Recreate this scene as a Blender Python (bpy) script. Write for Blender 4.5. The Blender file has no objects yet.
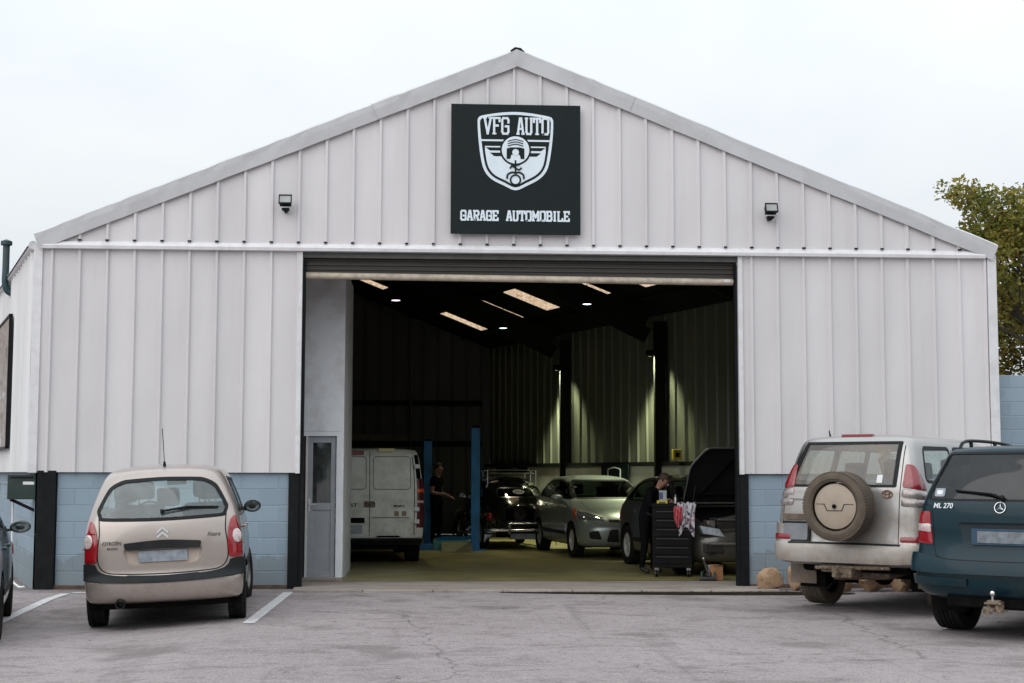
import bpy, bmesh, math, random
import numpy as np
from mathutils import Vector, Matrix
from mathutils.bvhtree import BVHTree
from mathutils.geometry import tessellate_polygon
R = math.radians
random.seed(7)
SC = bpy.context.scene
COL = SC.collection

# ------------------------------------------------------------------ materials
def _mat(name):
    m = bpy.data.materials.new(name); m.use_nodes = True
    nt = m.node_tree; nt.nodes.clear()
    out = nt.nodes.new('ShaderNodeOutputMaterial')
    return m, nt, out

def N(nt, t, **kw):
    n = nt.nodes.new(t)
    for k, v in kw.items():
        if k in n.inputs: n.inputs[k].default_value = v
        else: setattr(n, k, v)
    return n

def mixc(nt, fac, a, b, blend='MIX'):
    n = nt.nodes.new('ShaderNodeMix'); n.data_type = 'RGBA'; n.blend_type = blend
    def s(i, v):
        if isinstance(v, bpy.types.NodeSocket): nt.links.new(v, n.inputs[i])
        else: n.inputs[i].default_value = v if isinstance(v, (int, float)) else tuple(v) + ((1,) if len(v) == 3 else ())
    s(0, fac); s(6, a); s(7, b)
    return n.outputs[2]

def ramp(nt, src, p0, p1, c0=(0, 0, 0, 1), c1=(1, 1, 1, 1)):
    r = nt.nodes.new('ShaderNodeValToRGB')
    r.color_ramp.elements[0].position = p0; r.color_ramp.elements[1].position = p1
    r.color_ramp.elements[0].color = c0; r.color_ramp.elements[1].color = c1
    nt.links.new(src, r.inputs[0]); return r.outputs[0]

def noise(nt, co, scale, detail=4, rough=.55, dist=0):
    n = N(nt, 'ShaderNodeTexNoise', Scale=scale, Detail=detail, Roughness=rough, Distortion=dist)
    nt.links.new(co, n.inputs['Vector']); return n.outputs['Fac']

def mapping(nt, scale=(1, 1, 1), rot=(0, 0, 0), loc=(0, 0, 0), kind='Object'):
    tc = nt.nodes.new('ShaderNodeTexCoord'); mp = nt.nodes.new('ShaderNodeMapping')
    mp.inputs['Scale'].default_value = scale; mp.inputs['Rotation'].default_value = rot; mp.inputs['Location'].default_value = loc
    nt.links.new(tc.outputs[kind], mp.inputs['Vector']); return mp.outputs[0]

def pbr(name, col, rough=.5, metal=0, var=.12, vscale=6, bump=0, bscale=60, coat=0, dirt=None, dirtamt=.5, dirtscale=3, spec=.5,
        streak=False, emis=None, estr=0, trans=0, dirtz=None):
    m, nt, out = _mat(name)
    b = nt.nodes.new('ShaderNodeBsdfPrincipled')
    b.inputs['Roughness'].default_value = rough; b.inputs['Metallic'].default_value = metal
    b.inputs['Coat Weight'].default_value = coat; b.inputs['Coat Roughness'].default_value = .06
    b.inputs['Specular IOR Level'].default_value = spec
    co = mapping(nt, (1, 1, .18) if streak else (1, 1, 1))
    f = noise(nt, co, vscale, 5)
    c = mixc(nt, ramp(nt, f, .3, .7), [x * (1 - var) for x in col], [min(1, x * (1 + var)) for x in col])
    if dirt:
        g = noise(nt, co, dirtscale, 7, .65)
        fac = ramp(nt, g, .5 - .25 * dirtamt, .5 + .45 * (1 - dirtamt) + .05)
        if dirtz:
            tc = nt.nodes.new('ShaderNodeTexCoord'); sp = nt.nodes.new('ShaderNodeSeparateXYZ')
            nt.links.new(tc.outputs['Object'], sp.inputs[0])
            mr = N(nt, 'ShaderNodeMapRange'); nt.links.new(sp.outputs[2], mr.inputs[0])
            mr.inputs[1].default_value = dirtz[1]; mr.inputs[2].default_value = dirtz[0]; mr.inputs[3].default_value = .12; mr.inputs[4].default_value = 1
            mm = N(nt, 'ShaderNodeMath', operation='MULTIPLY'); nt.links.new(fac, mm.inputs[0]); nt.links.new(mr.outputs[0], mm.inputs[1]); fac = mm.outputs[0]
        c = mixc(nt, fac, c, dirt)
        rr = N(nt, 'ShaderNodeMapRange'); nt.links.new(fac, rr.inputs[0]); rr.inputs[3].default_value = rough; rr.inputs[4].default_value = max(rough, .75)
        nt.links.new(rr.outputs[0], b.inputs['Roughness'])
    nt.links.new(c, b.inputs['Base Color'])
    if bump:
        h = noise(nt, co, bscale, 6)
        bp = N(nt, 'ShaderNodeBump', Strength=bump, Distance=.02); nt.links.new(h, bp.inputs['Height']); nt.links.new(bp.outputs[0], b.inputs['Normal'])
    if emis:
        b.inputs['Emission Color'].default_value = (*emis, 1); b.inputs['Emission Strength'].default_value = estr
    nt.links.new(b.outputs[0], out.inputs[0])
    return m

def glassmat(name, tint=(.6, .7, .68), refl=1.0, dirt=0, dirtcol=(.35, .27, .2)):
    m, nt, out = _mat(name)
    t = nt.nodes.new('ShaderNodeBsdfTransparent'); t.inputs[0].default_value = (*tint, 1)
    g = nt.nodes.new('ShaderNodeBsdfGlossy'); g.inputs['Roughness'].default_value = .03; g.inputs['Color'].default_value = (refl, refl, refl, 1)
    lw = N(nt, 'ShaderNodeLayerWeight', Blend=.5)
    pw = N(nt, 'ShaderNodeMath', operation='POWER'); nt.links.new(lw.outputs['Facing'], pw.inputs[0]); pw.inputs[1].default_value = 5
    fr = N(nt, 'ShaderNodeMapRange'); nt.links.new(pw.outputs[0], fr.inputs[0]); fr.inputs[3].default_value = .075; fr.inputs[4].default_value = .5
    mx = nt.nodes.new('ShaderNodeMixShader'); nt.links.new(fr.outputs[0], mx.inputs[0]); nt.links.new(t.outputs[0], mx.inputs[1]); nt.links.new(g.outputs[0], mx.inputs[2])
    last = mx.outputs[0]
    if dirt:
        co = mapping(nt); f = noise(nt, co, 4, 7, .65)
        d = nt.nodes.new('ShaderNodeBsdfDiffuse'); d.inputs[0].default_value = (*dirtcol, 1)
        m2 = nt.nodes.new('ShaderNodeMixShader')
        r = ramp(nt, f, .35, .75, (dirt * .3,) * 3 + (1,), (min(1, dirt * 1.3),) * 3 + (1,))
        nt.links.new(r, m2.inputs[0]); nt.links.new(last, m2.inputs[1]); nt.links.new(d.outputs[0], m2.inputs[2]); last = m2.outputs[0]
    nt.links.new(last, out.inputs[0]); return m

# ------------------------------------------------------------------ objects
def tag(o, label=None, cat=None, group=None, kind=None):
    if label: o['label'] = label
    if cat: o['category'] = cat
    if group: o['group'] = group
    if kind: o['kind'] = kind
    return o

def thing(name, label, cat, loc=(0, 0, 0), rz=0, group=None, rx=0, ry=0):
    o = bpy.data.objects.new(name, None); COL.objects.link(o)
    o.location = loc; o.rotation_euler = (rx, ry, rz); o.empty_display_size = .2
    return tag(o, label, cat, group)

def mobj(name, me, mat=None, parent=None, smooth=False, label=None):
    o = bpy.data.objects.new(name, me); COL.objects.link(o)
    if mat is not None and not me.materials:
        for m_ in (mat if isinstance(mat, (list, tuple)) else [mat]): me.materials.append(m_)
    if parent: o.parent = parent
    if label: o['label'] = label
    if smooth:
        me.polygons.foreach_set('use_smooth', [True] * len(me.polygons))
        try: me.set_sharp_from_angle(angle=R(smooth if smooth is not True else 40))
        except Exception: pass
    return o

class MB:
    """collects shapes into one mesh"""
    def __init__(s): s.v = []; s.f = []; s.mi = []; s.cur = 0
    def add(s, vs, fs):
        o = len(s.v); s.v += [tuple(v) for v in vs]; s.f += [tuple(i + o for i in f) for f in fs]; s.mi += [s.cur] * len(fs); return s
    def box(s, x0, x1, y0, y1, z0, z1, bev=0, M=None):
        if bev <= 0:
            vs = [(x, y, z) for x in (x0, x1) for y in (y0, y1) for z in (z0, z1)]
            fs = [(0, 1, 3, 2), (4, 6, 7, 5), (0, 4, 5, 1), (2, 3, 7, 6), (0, 2, 6, 4), (1, 5, 7, 3)]
        else:
            bm = bmesh.new(); bmesh.ops.create_cube(bm, size=1)
            for v in bm.verts: v.co = Vector(((x0 + x1) / 2 + v.co.x * (x1 - x0), (y0 + y1) / 2 + v.co.y * (y1 - y0), (z0 + z1) / 2 + v.co.z * (z1 - z0)))
            bmesh.ops.bevel(bm, geom=bm.edges[:], offset=bev, segments=2, profile=.6, affect='EDGES')
            bm.verts.index_update(); vs = [tuple(v.co) for v in bm.verts]; fs = [tuple(v.index for v in f.verts) for f in bm.faces]; bm.free()
        if M is not None: vs = [tuple(M @ Vector(v)) for v in vs]
        return s.add(vs, fs)
    def prism(s, pts, y0, y1, axis='y', M=None):
        """2D polygon (a,b) extruded along axis; a,b = the other two axes in order"""
        def P(a, b, c): return {'y': (a, c, b), 'x': (c, a, b), 'z': (a, b, c)}[axis]
        n = len(pts); vs = [P(a, b, y0) for a, b in pts] + [P(a, b, y1) for a, b in pts]
        tris = tessellate_polygon([[Vector((a, b, 0)) for a, b in pts]])
        fs = [tuple(t) for t in tris] + [tuple(n + i for i in reversed(t)) for t in tris]
        fs += [(i, (i + 1) % n, n + (i + 1) % n, n + i) for i in range(n)]
        if M is not None: vs = [tuple(M @ Vector(v)) for v in vs]
        return s.add(vs, fs)
    def bar(s, a, b, w, h=None, up=(0, 0, 1)):
        h = h or w; a = Vector(a); b = Vector(b); d = (b - a).normalized(); up = Vector(up)
        if abs(d.dot(up)) > .98: up = Vector((1, 0, 0))
        r = d.cross(up).normalized(); u = r.cross(d)
        vs = [p + r * i * w / 2 + u * j * h / 2 for p in (a, b) for i, j in ((-1, -1), (1, -1), (1, 1), (-1, 1))]
        return s.add(vs, [(0, 3, 2, 1), (4, 5, 6, 7), (0, 1, 5, 4), (1, 2, 6, 5), (2, 3, 7, 6), (3, 0, 4, 7)])
    def tube(s, pts, r, seg=8, closed=False):
        pts = [Vector(p) for p in pts]; n = len(pts)
        rs = r if isinstance(r, (list, tuple)) else [r] * n
        vs = []; prev = None
        for i, p in enumerate(pts):
            if closed: d = pts[(i + 1) % n] - pts[i - 1]
            else: d = (pts[min(i + 1, n - 1)] - pts[max(i - 1, 0)])
            d.normalize()
            if prev is None: a = d.orthogonal().normalized()
            else: a = (prev - d * prev.dot(d)).normalized()
            prev = a; b = d.cross(a)
            for k in range(seg):
                t = 2 * math.pi * k / seg; vs.append(p + (a * math.cos(t) + b * math.sin(t)) * rs[i])
        fs = []
        for i in range(n if closed else n - 1):
            j = (i + 1) % n
            for k in range(seg): fs.append((i * seg + k, i * seg + (k + 1) % seg, j * seg + (k + 1) % seg, j * seg + k))
        if not closed: fs += [tuple(range(seg))[::-1], tuple((n - 1) * seg + k for k in range(seg))]
        return s.add(vs, fs)
    def lathe(s, prof, seg=32, M=None, closed=False):
        """prof: (r, h) about local z"""
        vs = []; n = len(prof)
        for r, h in prof:
            for k in range(seg):
                t = 2 * math.pi * k / seg; vs.append(Vector((r * math.cos(t), r * math.sin(t), h)))
        fs = []
        for i in range(n if closed else n - 1):
            j = (i + 1) % n
            for k in range(seg): fs.append((i * seg + k, i * seg + (k + 1) % seg, j * seg + (k + 1) % seg, j * seg + k))
        if M is not None: vs = [M @ v for v in vs]
        return s.add(vs, fs)
    def ball(s, c, r, sx=1, sy=1, sz=1, seg=16, M=None):
        prof = [(math.sin(math.pi * i / (seg // 2)) or 0.0, -math.cos(math.pi * i / (seg // 2))) for i in range(seg // 2 + 1)]
        prof = [(max(a, 1e-4), b) for a, b in prof]
        T = Matrix.Translation(c) @ (M or Matrix.Identity(4)) @ Matrix.Diagonal((r * sx, r * sy, r * sz, 1))
        return s.lathe(prof, seg, T)
    def sheet(s, rows):
        """rows of 3D points -> grid"""
        n = len(rows[0]); vs = [p for r in rows for p in r]
        fs = [(i * n + k, i * n + k + 1, (i + 1) * n + k + 1, (i + 1) * n + k) for i in range(len(rows) - 1) for k in range(n - 1)]
        return s.add(vs, fs)
    def mesh(s, name='m'):
        me = bpy.data.meshes.new(name); me.from_pydata(s.v, [], s.f)
        if any(s.mi): me.polygons.foreach_set('material_index', s.mi)
        bm = bmesh.new(); bm.from_mesh(me); bmesh.ops.remove_doubles(bm, verts=bm.verts, dist=1e-5)
        bmesh.ops.recalc_face_normals(bm, faces=bm.faces); bm.to_mesh(me); bm.free(); me.update()
        return me
    def build(s, name, mat=None, parent=None, smooth=False, label=None):
        return mobj(name, s.mesh(name), mat, parent, smooth, label)

def catmull(pts, k=8, closed=False):
    pts = [np.array(p, float) for p in pts]; n = len(pts); out = []
    rng = n if closed else n - 1
    for i in range(rng):
        p0 = pts[(i - 1) % n] if closed or i > 0 else 2 * pts[0] - pts[1]
        p1 = pts[i]; p2 = pts[(i + 1) % n]
        p3 = pts[(i + 2) % n] if closed or i + 2 < n else 2 * pts[-1] - pts[-2]
        for j in range(k):
            t = j / k
            out.append(tuple(.5 * ((2 * p1) + (-p0 + p2) * t + (2 * p0 - 5 * p1 + 4 * p2 - p3) * t * t + (-p0 + 3 * p1 - 3 * p2 + p3) * t ** 3)))
    if not closed: out.append(tuple(pts[-1]))
    return out

def rpoly(pts, r=.03, k=4):
    """polygon with rounded corners"""
    out = []; n = len(pts)
    for i in range(n):
        p = np.array(pts[i][:2], float); a = np.array(pts[i - 1][:2], float); b = np.array(pts[(i + 1) % n][:2], float)
        rr = pts[i][2] if len(pts[i]) > 2 else r
        da = a - p; db = b - p; la = np.linalg.norm(da); lb = np.linalg.norm(db); q = min(rr, la * .45, lb * .45)
        if q < 1e-4: out.append(tuple(p)); continue
        s0 = p + da / la * q; s1 = p + db / lb * q
        for j in range(k + 1):
            t = j / k; out.append(tuple((1 - t) ** 2 * s0 + 2 * t * (1 - t) * p + t * t * s1))
    return out

def rect(x0, x1, z0, z1, r=.02): return rpoly([(x0, z0), (x1, z0), (x1, z1), (x0, z1)], r)

# text from the built-in font, as mesh
def text_mesh(txt, size, depth=.004, bold=0):
    cu = bpy.data.curves.new('t', 'FONT'); cu.body = txt; cu.size = size; cu.extrude = depth; cu.align_x = 'CENTER'; cu.offset = bold
    o = bpy.data.objects.new('t', cu); COL.objects.link(o)
    dg = bpy.context.evaluated_depsgraph_get(); me = bpy.data.meshes.new_from_object(o.evaluated_get(dg))
    bpy.data.objects.remove(o); me.materials.clear(); return me
# ------------------------------------------------------------------ camera, world, light
cam = bpy.data.cameras.new('camera'); camo = bpy.data.objects.new('camera', cam); COL.objects.link(camo)
cam.lens = 52.73; cam.sensor_width = 36; cam.clip_end = 3000; cam.clip_start = .1
_yaw, _pit, _rol = .0581, .0881, .0025
_f = Vector((math.sin(_yaw) * math.cos(_pit), math.cos(_yaw) * math.cos(_pit), math.sin(_pit)))
_r = Vector((math.cos(_yaw), -math.sin(_yaw), 0)); _u = _r.cross(_f)
_r2 = _r * math.cos(_rol) + _u * math.sin(_rol); _u2 = _u * math.cos(_rol) - _r * math.sin(_rol)
camo.matrix_world = Matrix(((_r2.x, _u2.x, -_f.x, -1.2712), (_r2.y, _u2.y, -_f.y, -20.8), (_r2.z, _u2.z, -_f.z, 1.55), (0, 0, 0, 1)))
SC.camera = camo
SC.view_settings.view_transform = 'Standard'; SC.view_settings.look = 'None'; SC.view_settings.gamma = 1
SC.view_settings.exposure = .06
SUN_EL, SUN_AZ = 36, 222      # compass azimuth, y = north: from behind the camera, over the left shoulder
wo = bpy.data.worlds.new('World'); SC.world = wo; wo.use_nodes = True
nt = wo.node_tree; nt.nodes.clear()
out = nt.nodes.new('ShaderNodeOutputWorld'); bg = nt.nodes.new('ShaderNodeBackground')
sky = nt.nodes.new('ShaderNodeTexSky'); sky.sky_type = 'NISHITA'; sky.sun_disc = False
sky.sun_elevation = R(SUN_EL); sky.sun_rotation = R(SUN_AZ); sky.dust_density = 4; sky.ozone_density = .6; sky.air_density = 1.2
tc = nt.nodes.new('ShaderNodeTexCoord'); mp = nt.nodes.new('ShaderNodeMapping'); mp.inputs['Scale'].default_value = (1, 1, 2.5)
nt.links.new(tc.outputs['Generated'], mp.inputs[0])
n1 = noise(nt, mp.outputs[0], 1.6, 5, .55, .4)
# overcast deck: brighter toward the zenith (CIE overcast), mottled, a thinner bluish patch here and there
sp = nt.nodes.new('ShaderNodeSeparateXYZ'); nt.links.new(tc.outputs['Generated'], sp.inputs[0])
gr = nt.nodes.new('ShaderNodeMapRange'); nt.links.new(sp.outputs[2], gr.inputs[0])
gr.inputs[1].default_value = .15; gr.inputs[2].default_value = 1; gr.inputs[3].default_value = 1; gr.inputs[4].default_value = 2.0
cl = mixc(nt, ramp(nt, n1, .35, .68), (7.0, 7.75, 8.4), (8.7, 9.0, 9.25))
cm = nt.nodes.new('ShaderNodeVectorMath'); cm.operation = 'SCALE'; nt.links.new(cl, cm.inputs[0]); nt.links.new(gr.outputs[0], cm.inputs['Scale'])
sk = mixc(nt, .93, sky.outputs[0], cm.outputs[0])
nt.links.new(sk, bg.inputs[0]); bg.inputs[1].default_value = .1; nt.links.new(bg.outputs[0], out.inputs[0])
sl = bpy.data.lights.new('sun', 'SUN'); so = bpy.data.objects.new('sun', sl); COL.objects.link(so)
sl.energy = 1.05; sl.angle = R(68); sl.color = (1, .985, .965)
sd = Vector((math.sin(R(SUN_AZ)) * math.cos(R(SUN_EL)), math.cos(R(SUN_AZ)) * math.cos(R(SUN_EL)), math.sin(R(SUN_EL))))
so.rotation_euler = sd.to_track_quat('Z', 'Y').to_euler(); so.location = sd * 60

# ------------------------------------------------------------------ materials of the place
def clad_mat(name, col, bumps=.25, streak=(.42, .40, .38), samt=.12):
    m, nt, out = _mat(name); b = nt.nodes.new('ShaderNodeBsdfPrincipled'); b.inputs['Roughness'].default_value = .42
    co = mapping(nt); c1 = noise(nt, co, .9, 4); c = mixc(nt, ramp(nt, c1, .3, .7), [x * .95 for x in col], [x * 1.04 for x in col])
    cs = mapping(nt, (9, 9, .35)); s = noise(nt, cs, 1.0, 6, .6)          # vertical rain streaks
    c = mixc(nt, ramp(nt, s, .56, .85, (0, 0, 0, 1), (samt * 2.2,) * 3 + (1,)), c, streak)
    pv = noise(nt, mapping(nt, (1.35, 1.35, .03)), 1.0, 1); c = mixc(nt, .5, c, mixc(nt, ramp(nt, pv, .35, .65), [x * .88 for x in col], [min(1, x * 1.1) for x in col]))
    sp_ = noise(nt, co, 14, 8, .7); c = mixc(nt, ramp(nt, sp_, .66, .8, (0, 0, 0, 1), (.35, .35, .35, 1)), c, (.50, .47, .44))
    nt.links.new(c, b.inputs['Base Color'])
    h1 = noise(nt, mapping(nt, (2.2, 2.2, .7)), 1.0, 2); bp = N(nt, 'ShaderNodeBump', Strength=bumps, Distance=.06); nt.links.new(h1, bp.inputs['Height'])
    h2 = noise(nt, co, 45, 3); b2 = N(nt, 'ShaderNodeBump', Strength=.05, Distance=.01); nt.links.new(h2, b2.inputs['Height']); nt.links.new(bp.outputs[0], b2.inputs['Normal'])
    nt.links.new(b2.outputs[0], b.inputs['Normal']); nt.links.new(b.outputs[0], out.inputs[0]); return m

def block_mat(name, col, bw, bh, rot=(R(90), 0, 0), loc=(0, 0, 0), dirt=True):
    m, nt, out = _mat(name); b = nt.nodes.new('ShaderNodeBsdfPrincipled'); b.inputs['Roughness'].default_value = .7
    # x,z of the wall -> brick plane
    tc = nt.nodes.new('ShaderNodeTexCoord'); sp = nt.nodes.new('ShaderNodeSeparateXYZ'); cb = nt.nodes.new('ShaderNodeCombineXYZ')
    nt.links.new(tc.outputs['Object'], sp.inputs[0]); nt.links.new(sp.outputs[0], cb.inputs[0]); nt.links.new(sp.outputs[2], cb.inputs[1])
    wob = noise(nt, tc.outputs['Object'], 5, 3)
    va = nt.nodes.new('ShaderNodeVectorMath'); va.operation = 'SCALE'; va.inputs['Scale'].default_value = .012
    nw = N(nt, 'ShaderNodeTexNoise', Scale=6, Detail=3); nt.links.new(tc.outputs['Object'], nw.inputs[0]); nt.links.new(nw.outputs['Color'], va.inputs[0])
    ad = nt.nodes.new('ShaderNodeVectorMath'); ad.operation = 'ADD'; nt.links.new(cb.outputs[0], ad.inputs[0]); nt.links.new(va.outputs[0], ad.inputs[1])
    br = nt.nodes.new('ShaderNodeTexBrick'); nt.links.new(ad.outputs[0], br.inputs['Vector'])
    for k, v in {'Scale': 1, 'Mortar Size': .011, 'Mortar Smooth': .5, 'Brick Width': bw, 'Row Height': bh, 'Bias': 0}.items(): br.inputs[k].default_value = v
    br.inputs['Color1'].default_value = (*[x * .93 for x in col], 1); br.inputs['Color2'].default_value = (*[min(1, x * 1.08) for x in col], 1)
    br.inputs['Mortar'].default_value = (*[x * 1.04 for x in col], 1)
    c = br.outputs['Color']
    if dirt:
        g = noise(nt, mapping(nt, (1, 1, 1)), 3.2, 8, .7); c = mixc(nt, ramp(nt, g, .58, .82, (0, 0, 0, 1), (.5, .5, .5, 1)), c, (.12, .13, .13))
        sz_ = nt.nodes.new('ShaderNodeMath'); sz_.operation = 'MULTIPLY_ADD'; nt.links.new(g, sz_.inputs[0]); sz_.inputs[1].default_value = -.9; nt.links.new(sp.outputs[2], sz_.inputs[2])
        c = mixc(nt, ramp(nt, sz_.outputs[0], -.60, -.25, (.38, .38, .38, 1), (0, 0, 0, 1)), c, (.13, .125, .105))
        g2 = noise(nt, mapping(nt, (8, 8, .6)), 1, 5); c = mixc(nt, ramp(nt, g2, .6, .85, (0, 0, 0, 1), (.35, .35, .35, 1)), c, (.42, .46, .5))
    nt.links.new(c, b.inputs['Base Color'])
    b1 = N(nt, 'ShaderNodeBump', Strength=.55, Distance=.014); nt.links.new(br.outputs['Fac'], b1.inputs['Height']); b1.invert = True
    h = noise(nt, tc.outputs['Object'], 55, 6); b2 = N(nt, 'ShaderNodeBump', Strength=.35, Distance=.01); nt.links.new(h, b2.inputs['Height']); nt.links.new(b1.outputs[0], b2.inputs['Normal'])
    nt.links.new(b2.outputs[0], b.inputs['Normal']); nt.links.new(b.outputs[0], out.inputs[0]); return m

def asphalt_mat():
    m, nt, out = _mat('asphalt'); b = nt.nodes.new('ShaderNodeBsdfPrincipled'); b.inputs['Specular IOR Level'].default_value = .22
    co = mapping(nt); big = noise(nt, co, .28, 6, .6); c = mixc(nt, ramp(nt, big, .3, .7), (.27, .235, .234), (.36, .318, .316))
    md = noise(nt, mapping(nt, (1, 1.8, 1)), 1.1, 8, .7, .8); c = mixc(nt, ramp(nt, md, .50, .66, (0, 0, 0, 1), (.85, .85, .85, 1)), c, (.145, .118, .118))
    st = noise(nt, mapping(nt, (.8, 2.2, 1), loc=(3, 1, 0)), 2.3, 8, .72, .6); c = mixc(nt, ramp(nt, st, .52, .72, (0, 0, 0, 1), (.7, .7, .7, 1)), c, (.37, .335, .332))
    mot = noise(nt, co, 7, 8, .75); c = mixc(nt, ramp(nt, mot, .54, .62, (0, 0, 0, 1), (.6, .6, .6, 1)), c, (.125, .105, .102))
    sp0 = noise(nt, mapping(nt, loc=(5, 5, 0)), 16, 7, .8); c = mixc(nt, ramp(nt, sp0, .57, .64, (0, 0, 0, 1), (.7, .7, .7, 1)), c, (.42, .39, .385))
    fine = noise(nt, co, 38, 4, .85); c = mixc(nt, ramp(nt, fine, .46, .60, (0, 0, 0, 1), (.6, .6, .6, 1)), c, (.43, .385, .385))
    vs = N(nt, 'ShaderNodeTexVoronoi', Scale=42); nt.links.new(co, vs.inputs[0]); c = mixc(nt, ramp(nt, vs.outputs['Distance'], .10, .34, (.8, .8, .8, 1), (0, 0, 0, 1)), c, (.075, .062, .062))
    ob = noise(nt, mapping(nt, loc=(9, 2, 0)), .75, 3, .5, .3); c = mixc(nt, ramp(nt, ob, .60, .68, (0, 0, 0, 1), (.5, .5, .5, 1)), c, (.13, .112, .108))
    tm = noise(nt, mapping(nt, (3.2, .12, 1), rot=(0, 0, R(8))), 1.0, 4, .6); c = mixc(nt, ramp(nt, tm, .60, .72, (0, 0, 0, 1), (.35, .35, .35, 1)), c, (.14, .12, .118))
    # one or two hairline cracks
    ds = N(nt, 'ShaderNodeTexNoise', Scale=2.2, Detail=8); nt.links.new(co, ds.inputs[0])
    mx = nt.nodes.new('ShaderNodeVectorMath'); mx.operation = 'MULTIPLY_ADD'; nt.links.new(ds.outputs['Color'], mx.inputs[0]); mx.inputs[1].default_value = (.5, .5, 0); nt.links.new(co, mx.inputs[2])
    vr = N(nt, 'ShaderNodeTexVoronoi', Scale=.16, feature='DISTANCE_TO_EDGE'); nt.links.new(mx.outputs[0], vr.inputs[0])
    cf = ramp(nt, vr.outputs['Distance'], .0006, .0035, (.55, .55, .55, 1), (0, 0, 0, 1)); c = mixc(nt, cf, c, (.08, .068, .066))
    # darker tarmac towards the foot of the garage
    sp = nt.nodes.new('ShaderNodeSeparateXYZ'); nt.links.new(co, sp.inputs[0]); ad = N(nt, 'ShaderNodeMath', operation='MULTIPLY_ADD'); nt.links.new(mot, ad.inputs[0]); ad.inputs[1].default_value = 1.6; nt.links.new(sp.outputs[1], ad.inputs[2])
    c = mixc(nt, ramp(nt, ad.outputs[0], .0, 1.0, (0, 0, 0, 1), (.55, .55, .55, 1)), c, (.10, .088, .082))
    nt.links.new(c, b.inputs['Base Color'])
    rg = N(nt, 'ShaderNodeMapRange'); nt.links.new(md, rg.inputs[0]); rg.inputs[3].default_value = .9; rg.inputs[4].default_value = .6; nt.links.new(rg.outputs[0], b.inputs['Roughness'])
    h = noise(nt, co, 95, 5, .8); b1 = N(nt, 'ShaderNodeBump', Strength=.9, Distance=.008); nt.links.new(h, b1.inputs['Height'])
    b2 = N(nt, 'ShaderNodeBump', Strength=.4, Distance=.04); nt.links.new(md, b2.inputs['Height']); nt.links.new(b1.outputs[0], b2.inputs['Normal'])
    nt.links.new(b2.outputs[0], b.inputs['Normal']); nt.links.new(b.outputs[0], out.inputs[0]); return m

def concrete_mat(name, c0, c1, stain, rough=.6, gl=False, bump=.3):
    m, nt, out = _mat(name); b = nt.nodes.new('ShaderNodeBsdfPrincipled')
    co = mapping(nt); f = noise(nt, co, 1.1, 8, .65, .5); c = mixc(nt, ramp(nt, f, .3, .7), c0, c1)
    s = noise(nt, mapping(nt, (.7, 2.4, 1)), 1.6, 8, .7, .8); c = mixc(nt, ramp(nt, s, .5, .75, (0, 0, 0, 1), (.9, .9, .9, 1)), c, stain)
    fi = noise(nt, co, 60, 4, .7); c = mixc(nt, ramp(nt, fi, .55, .8, (0, 0, 0, 1), (.35, .35, .35, 1)), c, stain)
    nt.links.new(c, b.inputs['Base Color'])
    rg = N(nt, 'ShaderNodeMapRange'); nt.links.new(f, rg.inputs[0]); rg.inputs[3].default_value = rough - .12; rg.inputs[4].default_value = rough + .12; nt.links.new(rg.outputs[0], b.inputs['Roughness'])
    b1 = N(nt, 'ShaderNodeBump', Strength=bump, Distance=.01); nt.links.new(noise(nt, co, 30, 7), b1.inputs['Height']); nt.links.new(b1.outputs[0], b.inputs['Normal'])
    nt.links.new(b.outputs[0], out.inputs[0]); return m

M = {}
M['clad'] = clad_mat('painted_sheet', (.64, .615, .622), .35, (.40, .37, .34), .17)
M['clad_side'] = clad_mat('painted_sheet_side', (.68, .675, .68), .3, (.42, .40, .37), .15)
M['trim'] = pbr('painted_trim', (.68, .67, .685), .4, var=.06, bump=.1, bscale=8, dirt=(.50, .48, .46), dirtamt=.1, dirtscale=7)
M['barge'] = pbr('barge_metal', (.55, .545, .56), .42, .1, var=.04, vscale=1.2, bump=.12, bscale=4, dirt=(.40, .39, .38), dirtamt=.2, dirtscale=2)
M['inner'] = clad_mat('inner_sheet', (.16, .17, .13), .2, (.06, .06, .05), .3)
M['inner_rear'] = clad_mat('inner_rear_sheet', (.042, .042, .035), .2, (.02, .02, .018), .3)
M['block'] = block_mat('blue_painted_block', (.235, .305, .365), .5, .223)
M['block_far'] = block_mat('blue_painted_block_boundary', (.25, .32, .38), .5, .2)
M['black'] = pbr('black_paint', (.008, .009, .010), .55, spec=.15, var=.3, bump=.15, bscale=30)
M['steel_dark'] = pbr('dark_steel', (.011, .012, .011), .8, 0, var=.3, spec=.12)
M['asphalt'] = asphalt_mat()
M['floor'] = concrete_mat('workshop_floor', (.19, .165, .06), (.32, .285, .13), (.055, .045, .02), .42, bump=.15)
M['apron'] = concrete_mat('apron_concrete', (.26, .215, .185), (.37, .32, .285), (.13, .10, .08), .8)
M['kerb'] = concrete_mat('kerb_concrete', (.29, .25, .22), (.40, .36, .325), (.15, .12, .095), .85)
M['paint'] = pbr('road_paint', (.66, .66, .66), .6, var=.08, bump=.3, bscale=70, dirt=(.33, .31, .30), dirtamt=.35, dirtscale=18)
M['signblack'] = pbr('sign_panel', (.009, .015, .015), .5, spec=.18, var=.1, bump=.03)
M['signwhite'] = pbr('sign_white', (.70, .78, .84), .5, var=.03)
M['glass_dark'] = glassmat('dark_glass', (.45, .5, .5), dirt=.14, dirtcol=(.4, .42, .42))
M['wood'] = pbr('wood', (.22, .15, .09), .7, var=.25, vscale=9)

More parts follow.
